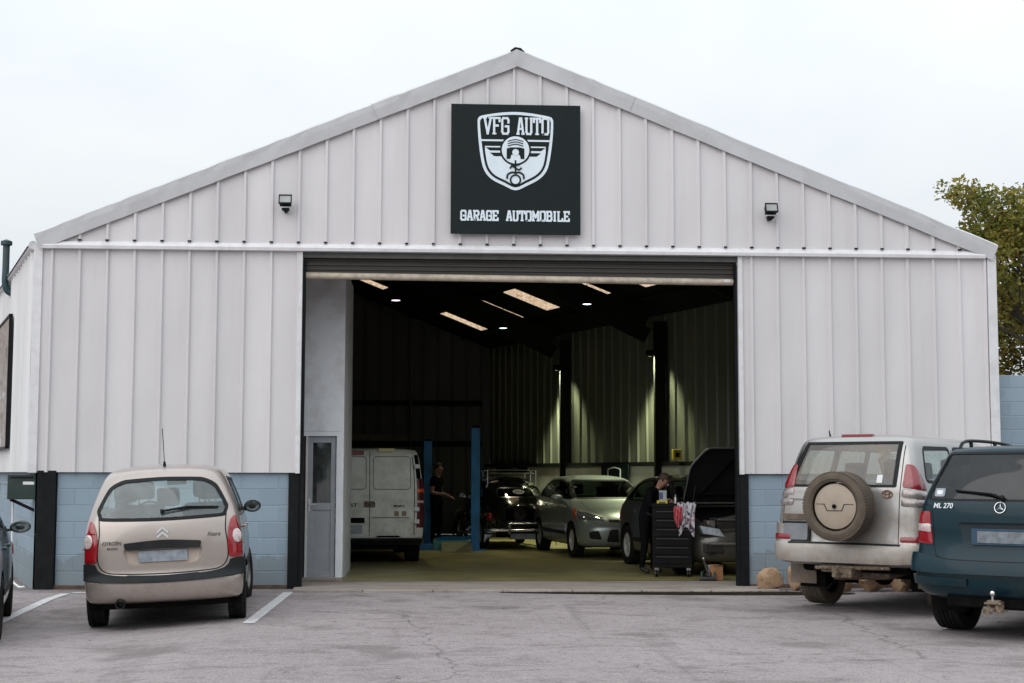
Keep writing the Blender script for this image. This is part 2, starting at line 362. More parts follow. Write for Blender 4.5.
# ------------------------------------------------------------------ ground
def gz(x, y):
    """yard surface height: the tarmac dips a little towards the left front"""
    a = min(1, max(0, (-3.1 - x) / 1.5)); b = min(1, max(0, (-1.6 - y) / 2.4)); a = a * a * (3 - 2 * a)
    return -.085 * a * b - .02
# rings of a coarse far sheet and a fine near sheet share one mesh
xs = [-900, -200, -60, -25] + [-14 + .4 * i for i in range(71)] + [25, 60, 200, 900]
ys = [-900, -200, -60, -30] + [-22 + .4 * i for i in range(60)] + [6, 12, 30, 60, 200, 1500]
g = MB(); g.sheet([[(x, y, gz(x, y) if -14 <= x <= 14 and -22 <= y <= 1.6 else -.02) for x in xs] for y in ys])
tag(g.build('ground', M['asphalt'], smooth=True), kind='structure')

SK = math.tan(R(-19.5)); XL, XR = -6.61, 6.81; DEP = 17.8   # skewed plan: the side walls run back to the left
ZE, ZB, ZR = 4.65, 1.56, 7.40
def sk(xl, y): return xl + SK * y
# workshop floor: a slab on the ground, its front edge a low apron
g = MB(); g.sheet([[(sk(XL + .1, y) + (XR - XL - .2) * i / 12, y, .012) for i in range(13)] for y in [1.05 + (DEP - 1.05) * j / 10 for j in range(11)]])
tag(g.build('workshop_floor', M['floor']), kind='structure')
g = MB(); g.prism([(-3.02, -.28), (3.35, -.30), (3.35, 1.05), (-3.02, 1.05)], -.02, .008, 'z')
g.prism([(-2.95, -.28), (-2.95, -.42), (3.3, -.56), (3.3, -.30)], -.02, .0, 'z')
tag(g.build('apron', M['apron']), kind='structure')
g = MB()
for i in range(7):
    x0 = -3.0 + i * .93; g.box(x0 + .006, x0 + .924, -.62 - .02 * i, -.43 - .02 * i, -.1, .012, .012)
tag(g.build('threshold_kerb', M['kerb']), kind='structure')
# painted bay lines
def line(a, b, w):
    a = Vector(a); b = Vector(b); d = (b - a); n = Vector((-d.y, d.x)).normalized() * w / 2; rows = []
    for i in range(16):
        p = a + d * i / 15; rows.append([(q.x, q.y, gz(q.x, q.y) + .006) for q in (p - n, p + n)])
    return rows
g = MB(); g.sheet(line((-3.05, -.62), (-3.10, -4.75), .13)); g.sheet(line((-5.92, -.75), (-5.95, -5.2), .13)); g.sheet(line((-5.86, -.62), (-4.6, -.60), .13))
tag(g.build('bay_lines', M['paint']), kind='structure')
# thin dark strip laid along the threshold on the right
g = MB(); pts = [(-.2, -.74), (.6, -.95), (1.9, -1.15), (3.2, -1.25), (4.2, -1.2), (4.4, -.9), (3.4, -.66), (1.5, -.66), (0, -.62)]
g.prism(catmull(pts, 4, True), -.02, -.013, 'z'); tag(g.build('threshold_strip', pbr('threshold_strip', (.028, .021, .017), .95, var=.5, bump=.4, spec=.05), None), kind='structure')

# ------------------------------------------------------------------ the garage
GB = thing('garage_building', 'large pale grey ribbed metal garage with a wide open doorway and a blue block base', 'garage', (0, 0, 0))
def ribbed(x0, x1, zlo, ztop, y, first, pitch=.3735, rw=.062, rh=.036, flat=None, wav=.004):
    """ribbed sheet; ztop(x) gives the top; ribs stand out towards -y"""
    cols = []; x = first
    while x > x0: x -= pitch
    xs_ = [(x0, 0)]
    while x < x1:
        for dx, d in ((-rw * .5 - .012, 0), (-rw * .5, 0), (-rw * .25, 1), (rw * .25, 1), (rw * .5, 0), (rw * .5 + .012, 0)):
            q = x + dx
            if x0 < q < x1: xs_.append((q, d))
        for t in (.33, .66):
            q = x + pitch * t
            if x0 < q < x1: xs_.append((q, 0)); 
        x += pitch
    xs_.append((x1, 0)); return xs_
def clad(name, x0, x1, zlo, ztop, y, mat, first=.1, parent=GB, rh=.036, nz=6, fx=None, label=None):
    g = MB(); xs_ = ribbed(x0, x1, zlo, ztop, y, first); rows = []
    rnd = random.Random(hash(round(x0 * 100)) & 1023)
    for j in range(nz + 1):
        row = []
        for q, d in xs_:
            z = zlo + (ztop(q) - zlo) * j / nz; w = .004 * math.sin(q * 3.1 + z * 1.7) + .003 * math.sin(q * 7.7 - z * 2.3)
            p = (q, y - d * rh + w, z); row.append(fx(p) if fx else p)
        rows.append(row)
    g.sheet(rows); return g.build(name, mat, parent, label=label)
xrib = (88 - 517) / 71.0  # rib phase
zg = lambda x: ZR - .03 - (ZR - ZE) / (6.61 if x < 0 else 6.81) * abs(x)
clad('gable_cladding', XL + .02, XR - .02, ZE + .07, lambda x: max(ZE + .08, zg(x)), -.045, M['clad'], xrib + .02)
JL, JR = -2.985, 3.135
clad('wall_cladding', XL, JL, ZB, lambda x: ZE, -.02, M['clad'], xrib + .02, nz=8)
clad('wall_cladding', JR, XR, ZB, lambda x: ZE, -.02, M['clad'], xrib + .02, nz=8)
# folded edges of the cladding, flashings
for q in ((JL - .05, JL + .012, -.06, .12, ZB - .01, ZE, .004), (JR - .012, JR + .05, -.06, .12, ZB - .01, ZE, .004),
          (XL - .03, XL + .09, -.055, .05, ZB - .01, ZE + .05, .006), (XR - .10, XR + .03, -.06, .06, ZB - .01, ZE + .02, .006)):
    MB().box(*q).build('corner_flashing', M['trim'], GB)
g = MB(); g.prism([(-.02, ZE - .035), (-.105, ZE - .03), (-.11, ZE + .012), (-.075, ZE + .07), (-.02, ZE + .085)], XL + .1, XR - .14, 'x'); g.build('drip_flashing', M['trim'], GB)
x = xrib + .02
while x > XL: x -= .3735
while x < XR - .2:
    if x > XL + .2: MB().box(x - .022, x + .024, -.098, -.048, ZE + .08, ZE + .10).build('rib_closure', M['black'], GB)
    x += .3735
# barge boards: two wide folded strips per side with a lapped joint
def barge(x0, z0, x1, z1, lap):
    g = MB(); d = Vector((x1 - x0, 0, z1 - z0)).normalized(); n = Vector((-d.z, 0, d.x));
    if n.z < 0: n = -n
    seg = []
    rnd = random.Random(int(abs(x0) * 10) + 3)
    L = math.hypot(x1 - x0, z1 - z0); k = 14
    rows = []
    for i in range(k + 1):
        p = Vector((x0, 0, z0)) + d * (L * i / k); wv = rnd.uniform(-.008, .008)
        pr_ = [(-.085, -.20 + wv * .5), (-.10, -.205 + wv * .5), (-.115 - wv * .6, -.06), (-.12, .015 + wv), (-.03, .055 + wv), (.25, .06)]
        rows.append([(p.x + n.x * b, a - lap, p.z + n.z * b) for a, b in pr_])
    g.sheet(rows); return g
for a in (((XL - .12), ZE + .12, -4.62, 0), (-4.68, 0, -1.98, .004), (-2.05, 0, .03, .008)): pass
slL = (ZR - ZE - .05) / 6.61; slR = (ZR - ZE - .05) / 6.81
def zl(x): return ZR + .10 - slL * abs(x)
def zr_(x): return ZR + .10 - slR * abs(x)
for x0, x1, lap in ((XL - .02, -4.6, 0), (-4.68, -1.95, .006), (-2.03, -.0, .012)):
    barge(x0, zl(x0), x1, zl(x1), lap).build('barge_board', M['barge'], GB)
for x0, x1, lap in ((XR + .04, 1.58, 0), (1.66, .0, .008)):
    barge(x0, zr_(x0), x1, zr_(x1), lap).build('barge_board', M['barge'], GB)
g = MB(); g.tube([(-.09, -.12, ZR + .09), (-.03, -.10, ZR + .14), (.04, -.10, ZR + .13), (.09, -.1, ZR + .08)], .018, 7); g.build('ridge_clip', M['steel_dark'], GB)
# roof sheets (with openings for the translucent strips on the right slope) -- t along y, s across
def roofpt(s, y, up=0):
    z = ZR - (ZR - ZE) / (6.61 if s < 0 else 6.81) * abs(s) + up
    return (sk(s, y), y, z)
SKY = [(4.75, 5.72, 7.2, 7.75), (4.78, 5.64, 9.0, 9.16), (4.72, 5.70, 11.45, 12.1), (4.80, 5.74, 13.42, 13.54), (4.84, 5.86, 15.82, 16.22), (2.2, 3.4, 15.75, 16.15)]
M['roof'] = pbr('roof_sheet', (.012, .012, .011), .9, spec=.1, var=.2)
ys_ = sorted({.0, DEP + .3} | {v for q in SKY for v in q[2:]} | {2, 4, 6}); ss = sorted({-6.75, -3.5, 0, 6.87} | {v for q in SKY for v in q[:2]})
g = MB()
for i in range(len(ys_) - 1):
    for j in range(len(ss) - 1):
        cy = (ys_[i] + ys_[i + 1]) / 2; cs = (ss[j] + ss[j + 1]) / 2
        if any(q[0] < cs < q[1] and q[2] < cy < q[3] for q in SKY): continue
        P = [roofpt(ss[j], ys_[i], .06), roofpt(ss[j + 1], ys_[i], .06), roofpt(ss[j + 1], ys_[i + 1], .06), roofpt(ss[j], ys_[i + 1], .06)]
        g.add(P, [(0, 1, 2, 3)])
g.build('roof', M['roof'], GB)
m, nt, out = _mat('translucent_sheet'); tr = nt.nodes.new('ShaderNodeBsdfTranslucent'); f = noise(nt, mapping(nt, (1, 1, 1)), 14, 7, .75)
nt.links.new(ramp(nt, f, .40, .60, (.30, .17, .09, 1), (.74, .55, .37, 1)), tr.inputs[0]); nt.links.new(tr.outputs[0], out.inputs[0])
M['skyl'] = m
for q in SKY:
    g = MB(); g.sheet([[roofpt(q[0] + (q[1] - q[0]) * i, q[2] + (q[3] - q[2]) * j, .062) for i in (0, 1)] for j in (0, 1)]); g.build('roof_light', M['skyl'], GB)
# side and rear walls
def side_fx(base):
    def f(p):     # p = (along depth, offset, z)
        y = p[0]; return (sk(base, y) + p[1] * math.cos(R(19.5)), y + p[1] * math.sin(R(19.5)) * 0, p[2])
    return f
clad('side_cladding', .02, DEP, ZB, lambda x: ZE, -.02, M['clad_side'], .25, fx=side_fx(XL - .02), nz=4)
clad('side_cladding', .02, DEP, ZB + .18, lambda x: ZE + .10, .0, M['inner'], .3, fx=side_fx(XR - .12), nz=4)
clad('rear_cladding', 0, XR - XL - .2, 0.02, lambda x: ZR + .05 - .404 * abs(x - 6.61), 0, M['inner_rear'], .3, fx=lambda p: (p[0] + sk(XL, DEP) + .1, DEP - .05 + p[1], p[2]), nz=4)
# outside skin of the right flank
g = MB(); g.sheet([[(sk(XR, y), y, z) for z in (0, ZE)] for y in (.05, DEP)]); g.build('flank_skin', M['clad_side'], GB)
# gutter under the left eave
g = MB(); g.tube([(sk(XL - .06, y), y, ZE + .02) for y in (-.02, 5, 11, DEP)], .06, 10); g.build('eaves_gutter', M['trim'], GB, smooth=True)
# block base walls
def bwall(x0, x1, name='block_wall'):
    g = MB(); g.box(x0, x1, .03, .23, -.02, ZB + .05); return g.build(name, M['block'], GB)
bwall(XL + .36, JL - .13); bwall(JR + .12, XR - .01)
g = MB(); n_ = 12
g.sheet([[(y / math.cos(R(19.5)) * 1.0, 0, z) for y in (0, DEP)] for z in (-.02, ZB + .05)])
o = g.build('block_wall', M['block'], GB); o.location = (XL + .06, .05, 0); o.rotation_euler = (0, 0, R(90 + 19.5))
g = MB(); g.box(sk(XR, .3) - .2, sk(XR, .3) - .1, .25, .3, 0, .2)
# plinth line
M['plinth'] = pbr('plinth', (.09, .06, .045), .9, var=.4)
for q in ((XL + .1, JL - .13), (JR + .12, XR)): MB().box(*q, .0, .03, -.03, .035, .006).build('plinth', M['plinth'], GB)
# steel posts
for a, b, y0 in ((XL + .10, XL + .35, -.03), (JL - .14, JL + .0, -.012), (JR - .0, JR + .115, -.012)):
    g = MB(); g.box(a, b, y0, .26, -.03, ZB + .02, .006); g.build('steel_post', M['black'], GB)
# frames inside
BAY = 4.47
for y in (.35, 4.4, 8.85, 13.1):
    for s, base in ((1, XR - .26), (-1, XL + .32)):
        g = MB(); x = sk(base, y)
        g.box(x - .11, x + .11, y - .012, y + .012, 0, ZE - .05); g.box(x - .12, x - .10, y - .09, y + .09, 0, ZE - .05); g.box(x + .10, x + .12, y - .09, y + .09, 0, ZE - .05)
        g.build('column', M['steel_dark'], GB)
    g = MB()
    for s in (-1, 1):
        e = 6.3 * s; a = Vector(roofpt(e, y, -.24)); b = Vector(roofpt(0, y, -.22)); g.bar(a, b, .16, .34)
        g.bar(Vector(roofpt(e, y, -.55)), Vector(roofpt(e * .72, y, -.38)), .12, .3)
    g.build('rafter', M['steel_dark'], GB)
g = MB()
for i in (1.1, 2.1, 3.5, 4.6, 5.95):
    for s in (-1, 1):
        e = s * i; g.bar(Vector(roofpt(e, .2, .02)), Vector(roofpt(e, DEP - .1, .02)), .05, .07)
g.build('purlins', M['steel_dark'], GB)
g = MB()
for z in (ZB + .75, 3.35):
    g.bar((sk(XL, DEP) + .2, DEP - .12, z), (sk(XR, DEP) - .3, DEP - .12, z), .06, .14)
g.build('girts', M['steel_dark'], GB)
# inner dwarf wall along the right side: white upper face with ledge
M['dwarf'] = pbr('dwarf_wall_paint', (.50, .51, .47), .6, var=.1, dirt=(.22, .2, .14), dirtamt=.4, dirtscale=3)
g = MB(); x0 = XR - .2
P = lambda s, y, z: (sk(s, y), y, z)
ya, yb = .4, DEP - .1
g.add([P(x0 - .05, ya, 0), P(x0 - .05, yb, 0), P(x0 - .05, yb, 1.72), P(x0 - .05, ya, 1.72), P(x0 + .1, ya, 1.72), P(x0 + .1, yb, 1.72)], [(0, 1, 2, 3), (3, 2, 5, 4)])
g.build('dwarf_wall', M['dwarf'], GB)
g = MB(); g.add([P(x0 - .075, ya, 1.715), P(x0 - .075, yb, 1.715), P(x0 - .075, yb, 1.80), P(x0 - .075, ya, 1.80), P(x0 + .1, ya, 1.80), P(x0 + .1, yb, 1.80)], [(0, 1, 2, 3), (3, 2, 5, 4)]); g.build('wall_ledge', M['steel_dark'], GB)
# roller door rolled up in the head of the opening
M['lintel'] = pbr('lintel_metal', (.34, .31, .27), .55, .2, var=.15, streak=False, dirt=(.10, .085, .07), dirtamt=.4, dirtscale=6)
RD = MB()
prof = []
for i in range(11):
    z = 4.60 - i * .032; prof += [(.06 + (.022 if i % 2 else 0), z), (.06 + (.022 if i % 2 else 0), z - .024)]
rows = [[(x, p[0] + .02, p[1]) for p in prof] for x in (JL + .01, JR - .01)]
RD.sheet(rows); RD.build('roller_curtain', pbr('curtain_metal', (.055, .05, .043), .5, .2, var=.15, dirt=(.05, .04, .035), dirtamt=.4, dirtscale=6), GB)
g = MB(); g.tube([(JL + .03, .09, 4.30), (JR - .06, .09, 4.265)], .048, 14); g.build('curtain_bottom_rail', pbr('rail_beige', (.52, .45, .36), .5, var=.12, dirt=(.25, .2, .15), dirtamt=.3, dirtscale=9), GB, smooth=True)
g = MB(); g.box(JR - .19, JR - .10, .035, .06, 4.255, 4.30, .004); g.build('rail_tag', M['trim'], GB)
g = MB(); g.box(JL + .0, JR, .0, .04, 4.54, ZE, .004); g.build('lintel', pbr('lintel_dark', (.10, .10, .095), .6, var=.2), GB)
for q in (JL, JR - .05): MB().box(q, q + .05, .01, .13, 0, 4.5).build('door_guide', M['black'], GB)

# ------------------------------------------------------------------ white partition with the side door, set back in the opening
PT = thing('entrance_partition', 'white lobby partition with a grey door, just inside the left edge of the doorway', 'partition', (-2.9, 1.35, 0))
M['pwhite'] = pbr('partition_paint', (.80, .82, .85), .5, var=.03, dirt=(.42, .36, .30), dirtamt=.2, dirtscale=2)
g = MB(); x1 = .45
g.box(-.35, x1, 0, .1, 2.17, 4.62); g.box(.40, x1, .0, .1, 0, 2.17); g.box(x1 - .02, x1, .1, 2.4, 0, 4.6)
g.build('wall_panel', M['pwhite'], PT)
g = MB(); g.box(.345, .425, -.012, .08, .02, 2.16, .006); g.box(-.22, .425, -.014, .08, 2.095, 2.165, .006); g.build('door_frame', pbr('frame_white', (.78, .80, .83), .4, var=.04), PT)
M['alu'] = pbr('grey_aluminium', (.34, .355, .385), .45, .1, var=.08)
g = MB(); a, b, y0, y1 = -.07, .335, .03, .075
g.box(a, a + .07, y0, y1, .03, 2.09, .006); g.box(b - .07, b, y0, y1, .03, 2.09, .006)
for z0, z1 in ((.03, .13), (1.02, 1.12), (2.0, 2.09)): g.box(a + .07, b - .07, y0 + .002, y1 - .002, z0, z1, .004)
g.box(a + .07, b - .07, y0 + .018, y1 - .015, .13, 1.02)
door = g.build('door', M['alu'], PT)
g = MB(); g.box(a + .07, b - .07, y0 + .02, y1 - .02, 1.12, 2.0); g.build('pane', M['glass_dark'], door)
g = MB(); g.box(a + .012, a + .04, y0 - .012, y0, 1.0, 1.18, .004); g.bar((a + .026, y0 - .04, 1.1), (a + .12, y0 - .05, 1.1), .014); g.bar((a + .026, y0, 1.1), (a + .026, y0 - .045, 1.1), .014); g.build('handle', M['trim'], door)
g = MB(); g.box(-.10, -.07, .0, .08, .0, 2.095); g.build('door_jamb', M['trim'], PT)
g = MB(); g.box(-.35, -.10, .05, .09, 0, 2.17); g.build('dark_side_panel', pbr('brown_panel', (.06, .055, .05), .6), PT)
g = MB(); g.box(-.35, .46, -.06, .1, 0, .045, .01); g.build('door_sill', M['apron'], PT)
# small office box behind the partition, seen through the door glass
# ------------------------------------------------------------------ car building kit
# local frame of a car: x to its right, y forward, z up, origin on the ground under the middle of the rear bumper
def ringbody(rows, NC=18, NS=60, step=.035, bar=.03):
    """rows bottom to top: (y_rear, z_rear, y_front, z_front, halfwidth, n, cap_rear, cap_front)"""
    rows = [tuple(r) for r in rows]; dense = catmull(rows, 10)
    P = np.array(dense); d = np.maximum(np.linalg.norm(np.diff(P[:, :2], axis=0), axis=1), np.maximum(np.linalg.norm(np.diff(P[:, 2:4], axis=0), axis=1) * .6, np.abs(np.diff(P[:, 4]))))
    s = np.r_[0, np.cumsum(d)]; m = max(8, int(s[-1] / step)); t = np.linspace(0, s[-1], m)
    P = np.array([np.interp(t, s, P[:, i]) for i in range(8)]).T
    ymid = (rows[2][0] + rows[2][2]) / 2; yh = (rows[2][2] - rows[2][0]) / 2
    grid = []
    ph = np.linspace(0, np.pi / 2, 200)
    for yr, zr, yf, zf, w, n, cr, cf in P:
        w = max(w, .004); L = max(yf - yr, .02); k = min(1, L / (cr + cf) * .98) if cr + cf > 0 else 1; cr *= k; cf *= k; n = max(n, 1.5)
        def cap(c):
            x = w * np.sin(ph) ** (2 / n); b = c * (1 - np.cos(ph) ** (2 / n)); a = np.r_[0, np.cumsum(np.hypot(np.diff(x), np.diff(b)))]
            q = np.linspace(0, a[-1], NC); return np.interp(q, a, x), np.interp(q, a, b)
        x1, b1 = cap(cr); x2, b2 = cap(cf)
        X = np.r_[x1, np.full(NS, w), x2[::-1]]; Y = np.r_[yr + b1, np.linspace(yr + cr, yf - cf, NS + 2)[1:-1], (yf - b2)[::-1]]
        X = X * (1 - bar * ((Y - ymid) / yh) ** 2)
        sft = np.clip((Y - yr) / L, 0, 1); Z = zr + (zf - zr) * sft
        ring = [(a, b, c) for a, b, c in zip(X, Y, Z)]
        ring += [(-a, b, c) for a, b, c in zip(X[::-1][1:-1], Y[::-1][1:-1], Z[::-1][1:-1])]
        grid.append(ring)
    n = len(grid[0]); vs = [p for r in grid for p in r]; fs = []
    for i in range(len(grid) - 1):
        for k in range(n): fs.append((i * n + k, i * n + (k + 1) % n, (i + 1) * n + (k + 1) % n, (i + 1) * n + k))
    top = (len(grid) - 1) * n; vs.append(tuple(np.mean(np.array(grid[-1]), axis=0))); c = len(vs) - 1
    for k in range(n): fs.append((top + k, top + (k + 1) % n, c))
    return vs, fs

def inpoly(p, poly):
    x, y = p; c = False; n = len(poly); j = n - 1
    for i in range(n):
        xi, yi = poly[i]; xj, yj = poly[j]
        if (yi > y) != (yj > y) and x < (xj - xi) * (y - yi) / (yj - yi) + xi: c = not c
        j = i
    return c
def nearest_on(p, poly):
    p = np.array(p); A = np.array(poly); B = np.roll(A, -1, axis=0); d = B - A; l = (d ** 2).sum(1) + 1e-12
    t = np.clip(((p - A) * d).sum(1) / l, 0, 1); q = A + d * t[:, None]; i = ((q - p) ** 2).sum(1).argmin(); return q[i]

class Frame:
    """flat projection frame seen along azimuth az (degrees): 0 = from behind, 90 = from the right flank, 180 = from the front, -90 left, 'top'"""
    def __init__(s, az):
        s.az = az
        if az == 'top': s.u = Vector((1, 0, 0)); s.v = Vector((0, 1, 0)); s.d = Vector((0, 0, -1))
        else:
            a = R(az); s.u = Vector((math.cos(a), math.sin(a), 0)); s.v = Vector((0, 0, 1)); s.d = Vector((-math.sin(a), math.cos(a), 0))
    def to2(s, p): return (p.dot(s.u), p.dot(s.v))
    def to3(s, a, b): return s.u * a + s.v * b - s.d * 20
    def dr(s, a, b): return s.d

class Wrap:
    """unrolls the body round an upright axis at (0, yc): first coordinate = angle from straight back (or ahead), second = height"""
    def __init__(s, yc, sg=1): s.yc = yc; s.sg = sg; s.d = None; s.v = Vector((0, 0, 1)); s.u = Vector((1, 0, 0))
    def to2(s, p): return (math.atan2(p.x, (s.yc - p.y) * s.sg), p.z)
    def to3(s, a, b): return Vector((0, s.yc, b)) - s.dr(a, b) * 20
    def dr(s, a, b): return Vector((-math.sin(a), math.cos(a) * s.sg, 0))
def frame_of(az): return az if isinstance(az, Wrap) else Frame(az)

class Car:
    def __init__(s, root, vs, fs):
        s.root = root; s.vs = vs; s.fs = fs; s.bvh = BVHTree.FromPolygons([Vector(v) for v in vs], fs)
        s.bm = bmesh.new(); V = [s.bm.verts.new(v) for v in vs]
        for f in fs:
            try: s.bm.faces.new([V[i] for i in f])
            except ValueError: pass
        bmesh.ops.recalc_face_normals(s.bm, faces=s.bm.faces)
    def hit(s, fr, a, b, off=0):
        o = fr.to3(a, b); D = fr.dr(a, b); l, n, i, d = s.bvh.ray_cast(o, D)
        if l is None:
            l, n, i, d = s.bvh.find_nearest(o + D * 18.5)
            l2 = o + D * ((l - o).dot(D)); l = l.lerp(l2, .5)
        if n.dot(D) > 0: n = -n
        return l + n * off, n
    def wp(s, W, pts, side=1, r=.02):
        """('x', x, z) read from behind / in front, ('y', y, z) read from the flank -> outline in the wrapped frame"""
        out = []
        for p in pts:
            k, a, z = p[:3]
            if k == 'x': l, n = s.hit(Frame(0 if W.sg > 0 else 180), a * side * W.sg if False else (a * side if W.sg > 0 else -a * side), z)
            else: l, n = s.hit(Frame(90 * side), side * a, z)
            q = W.to2(l); out.append((q[0], z) + tuple(p[3:4]))
        o = rpoly(out, r); return o if side == 1 else o[::-1]
    def cut(s, poly, az, side=True):
        """remove body faces inside the outline and snap the rim to it"""
        fr = frame_of(az); kill = []
        for f in s.bm.faces:
            c = f.calc_center_median()
            if f.normal.dot(fr.dr(*fr.to2(c))) > -.08: continue
            if inpoly(fr.to2(c), poly): kill.append(f)
        rim = {v for f in kill for v in f.verts if any(g not in kill for g in ())}
        ks = set(kill); rim = [v for v in {v for f in kill for v in f.verts} if any(g not in ks for g in v.link_faces)]
        bmesh.ops.delete(s.bm, geom=kill, context='FACES_ONLY')
        for v in rim:
            q = nearest_on(fr.to2(v.co), poly); l, n = s.hit(fr, q[0], q[1]); v.co = l
        loose = [v for v in s.bm.verts if not v.link_faces]; bmesh.ops.delete(s.bm, geom=loose, context='VERTS')
    def panel(s, name, poly, az, mat, off=.004, skirt=.012, h=.03, parent=None, label=None, smooth=35, dome=0, mesh_only=False, fit=True):
        """a part that follows the body inside a 2D outline"""
        fr = frame_of(az); A = np.array(poly); x0, y0 = A.min(0); x1, y1 = A.max(0)
        h = min(h, max((x1 - x0) / 4, .004), max((y1 - y0) / 4, .004)); hx = (x1 - x0) / max(1, round((x1 - x0) / h)); hy = (y1 - y0) / max(1, round((y1 - y0) / h))
        nx = round((x1 - x0) / hx); ny = round((y1 - y0) / hy); cells = []
        for i in range(nx):
            for j in range(ny):
                if inpoly((x0 + (i + .5) * hx, y0 + (j + .5) * hy), poly): cells.append((i, j))
        cs = set(cells); idx = {}; v2 = []; fs = []
        def vid(i, j):
            if (i, j) not in idx:
                p = (x0 + i * hx, y0 + j * hy)
                if not all(((i + a, j + b) in cs) for a in (-1, 0) for b in (-1, 0)): p = tuple(nearest_on(p, poly)); bd.add(len(v2))
                idx[(i, j)] = len(v2); v2.append(p)
            return idx[(i, j)]
        bd = set()
        for i, j in cells: fs.append((vid(i, j), vid(i + 1, j), vid(i + 1, j + 1), vid(i, j + 1)))
        vs = []; nn = []
        for k, (a, b) in enumerate(v2):
            o = off
            if dome: q = nearest_on((a, b), poly); o += dome * min(1, math.hypot(q[0] - a, q[1] - b) / (.25 * min(x1 - x0, y1 - y0))) ** .6
            l, n = s.hit(fr, a, b, o); vs.append(l); nn.append(n)
        if skirt:
            ed = {}
            for f in fs:
                for k in range(4):
                    e = (f[k], f[(k + 1) % 4]); ed[e] = 1
            for a, b in [e for e in ed if (e[1], e[0]) not in ed]:
                o = len(vs); vs += [vs[a] - nn[a] * (skirt + off), vs[b] - nn[b] * (skirt + off)]; nn += [nn[a], nn[b]]; fs.append((b, a, o, o + 1))
        g = MB(); g.add(vs, fs)
        return g.build(name, mat, parent or s.root, smooth, label)
    def ribbon(s, name, pts, az, w, mat, off=.004, closed=False, parent=None, k=6, sm=True, skirt=.006, into=None):
        """a strip of width w that follows the body along a 2D path"""
        fr = Frame(az); P = catmull(pts, k, closed) if sm else list(pts)
        Q = []
        n = len(P)
        for i in range(n if closed else n - 1):
            a = np.array(P[i]); b = np.array(P[(i + 1) % n]); m = max(1, int(np.linalg.norm(b - a) / .04))
            for j in range(m): Q.append(a + (b - a) * j / m)
        if not closed: Q.append(np.array(P[-1]))
        n = len(Q); rows = []
        for i in range(n):
            a = Q[(i - 1) % n] if closed or i else Q[0]; b = Q[(i + 1) % n] if closed or i < n - 1 else Q[-1]
            d = b - a; d /= (np.linalg.norm(d) + 1e-9); nr = np.array((-d[1], d[0])) * w / 2
            r = []
            for q, o in ((Q[i] - nr, off - skirt), (Q[i] - nr, off), (Q[i] + nr, off), (Q[i] + nr, off - skirt)): r.append(s.hit(fr, q[0], q[1], o)[0])
            rows.append(r)
        if closed: rows.append(rows[0])
        g = into or MB(); g.sheet(rows)
        return g if into else g.build(name, mat, parent or s.root, 40)
    def finish(s, mat, inner=None):
        me = bpy.data.meshes.new('body'); s.bm.to_mesh(me); s.bm.free()
        return mobj('body', me, mat, s.root, 32)

CM = {}
def paint(name, col, rough=.38, metal=.5, dirt=(.22, .17, .12), da=.25, dz=(.1, .9), coat=.5, spec=.5):
    return pbr(name, col, rough, metal, var=.03, vscale=3, coat=coat, dirt=dirt, dirtamt=da, dirtscale=5, dirtz=dz, bump=.012, bscale=4, spec=spec)
CM['tyre'] = pbr('tyre_rubber', (.014, .0135, .013), .9, spec=.12, var=.3, vscale=12, bump=.3, bscale=70, dirt=(.05, .042, .035), dirtamt=.1, dirtscale=14)
CM['tyre_muddy'] = pbr('tyre_dusty', (.085, .068, .052), .92, var=.2, vscale=9, bump=.35, bscale=60, dirt=(.15, .115, .082), dirtamt=.5, dirtscale=3)
CM['lens_dull'] = pbr('lens_dull', (.30, .26, .25), .2, .3, var=.3, vscale=25, coat=.6)
CM['rim_bright'] = pbr('alloy_bright', (.62, .62, .58), .4, .4, var=.1)
CM['rim'] = pbr('alloy', (.42, .42, .41), .35, .8, var=.1, dirt=(.12, .1, .08), dirtamt=.4, dirtscale=12)
CM['hub'] = pbr('brake_dust', (.05, .045, .04), .6, .5, var=.2)
CM['plastic'] = pbr('black_plastic', (.012, .014, .015), .55, spec=.22, var=.12, bump=.04, bscale=120, dirt=(.04, .035, .03), dirtamt=.15)
CM['rubber'] = pbr('seal_rubber', (.008, .009, .010), .5, spec=.2, var=.1)
CM['chrome'] = pbr('chrome', (.75, .76, .78), .14, 1, var=.04)
CM['red'] = pbr('red_lens', (.27, .005, .010), .16, var=.12, vscale=30, coat=.8)
CM['darkred'] = pbr('dark_red_lens', (.22, .010, .016), .16, var=.2, vscale=30, coat=.8)
CM['clear'] = pbr('clear_lens', (.62, .52, .50), .12, .2, var=.25, vscale=40, coat=.9)
CM['lamp'] = pbr('headlamp', (.45, .48, .5), .1, .7, var=.5, vscale=25, coat=1)
CM['amber'] = pbr('amber_lens', (.75, .10, .01), .2, coat=.6, var=.1)
CM['cloth'] = pbr('seat_cloth', (.05, .055, .06), .9, var=.2, bump=.2, bscale=80)
CM['cabin'] = pbr('cabin_dark', (.012, .013, .014), .9, spec=.1, var=.2)
CM['under'] = pbr('underbody', (.008, .0075, .007), .95, var=.3, spec=.05)
CM['plate_blur'] = pbr('plate_grey', (.26, .29, .33), .45, var=.3, vscale=14)
CM['white'] = pbr('white_plastic', (.7, .7, .7), .4, var=.04)
CM['rust'] = pbr('rusty_steel', (.13, .085, .055), .85, .2, var=.5, vscale=40, bump=.3, dirt=(.40, .36, .29), dirtamt=.32, dirtscale=30)
CM['lens_dark'] = pbr('lens_dark', (.09, .006, .008), .3, coat=.3)
CM['silver'] = pbr('badge_silver', (.70, .71, .72), .25, .3, var=.02)
CM['glass'] = glassmat('car_glass', (.66, .76, .74), dirt=.10, dirtcol=(.45, .47, .46))
CM['mirror'] = pbr('mirror_glass', (.22, .27, .27), .08, .9)
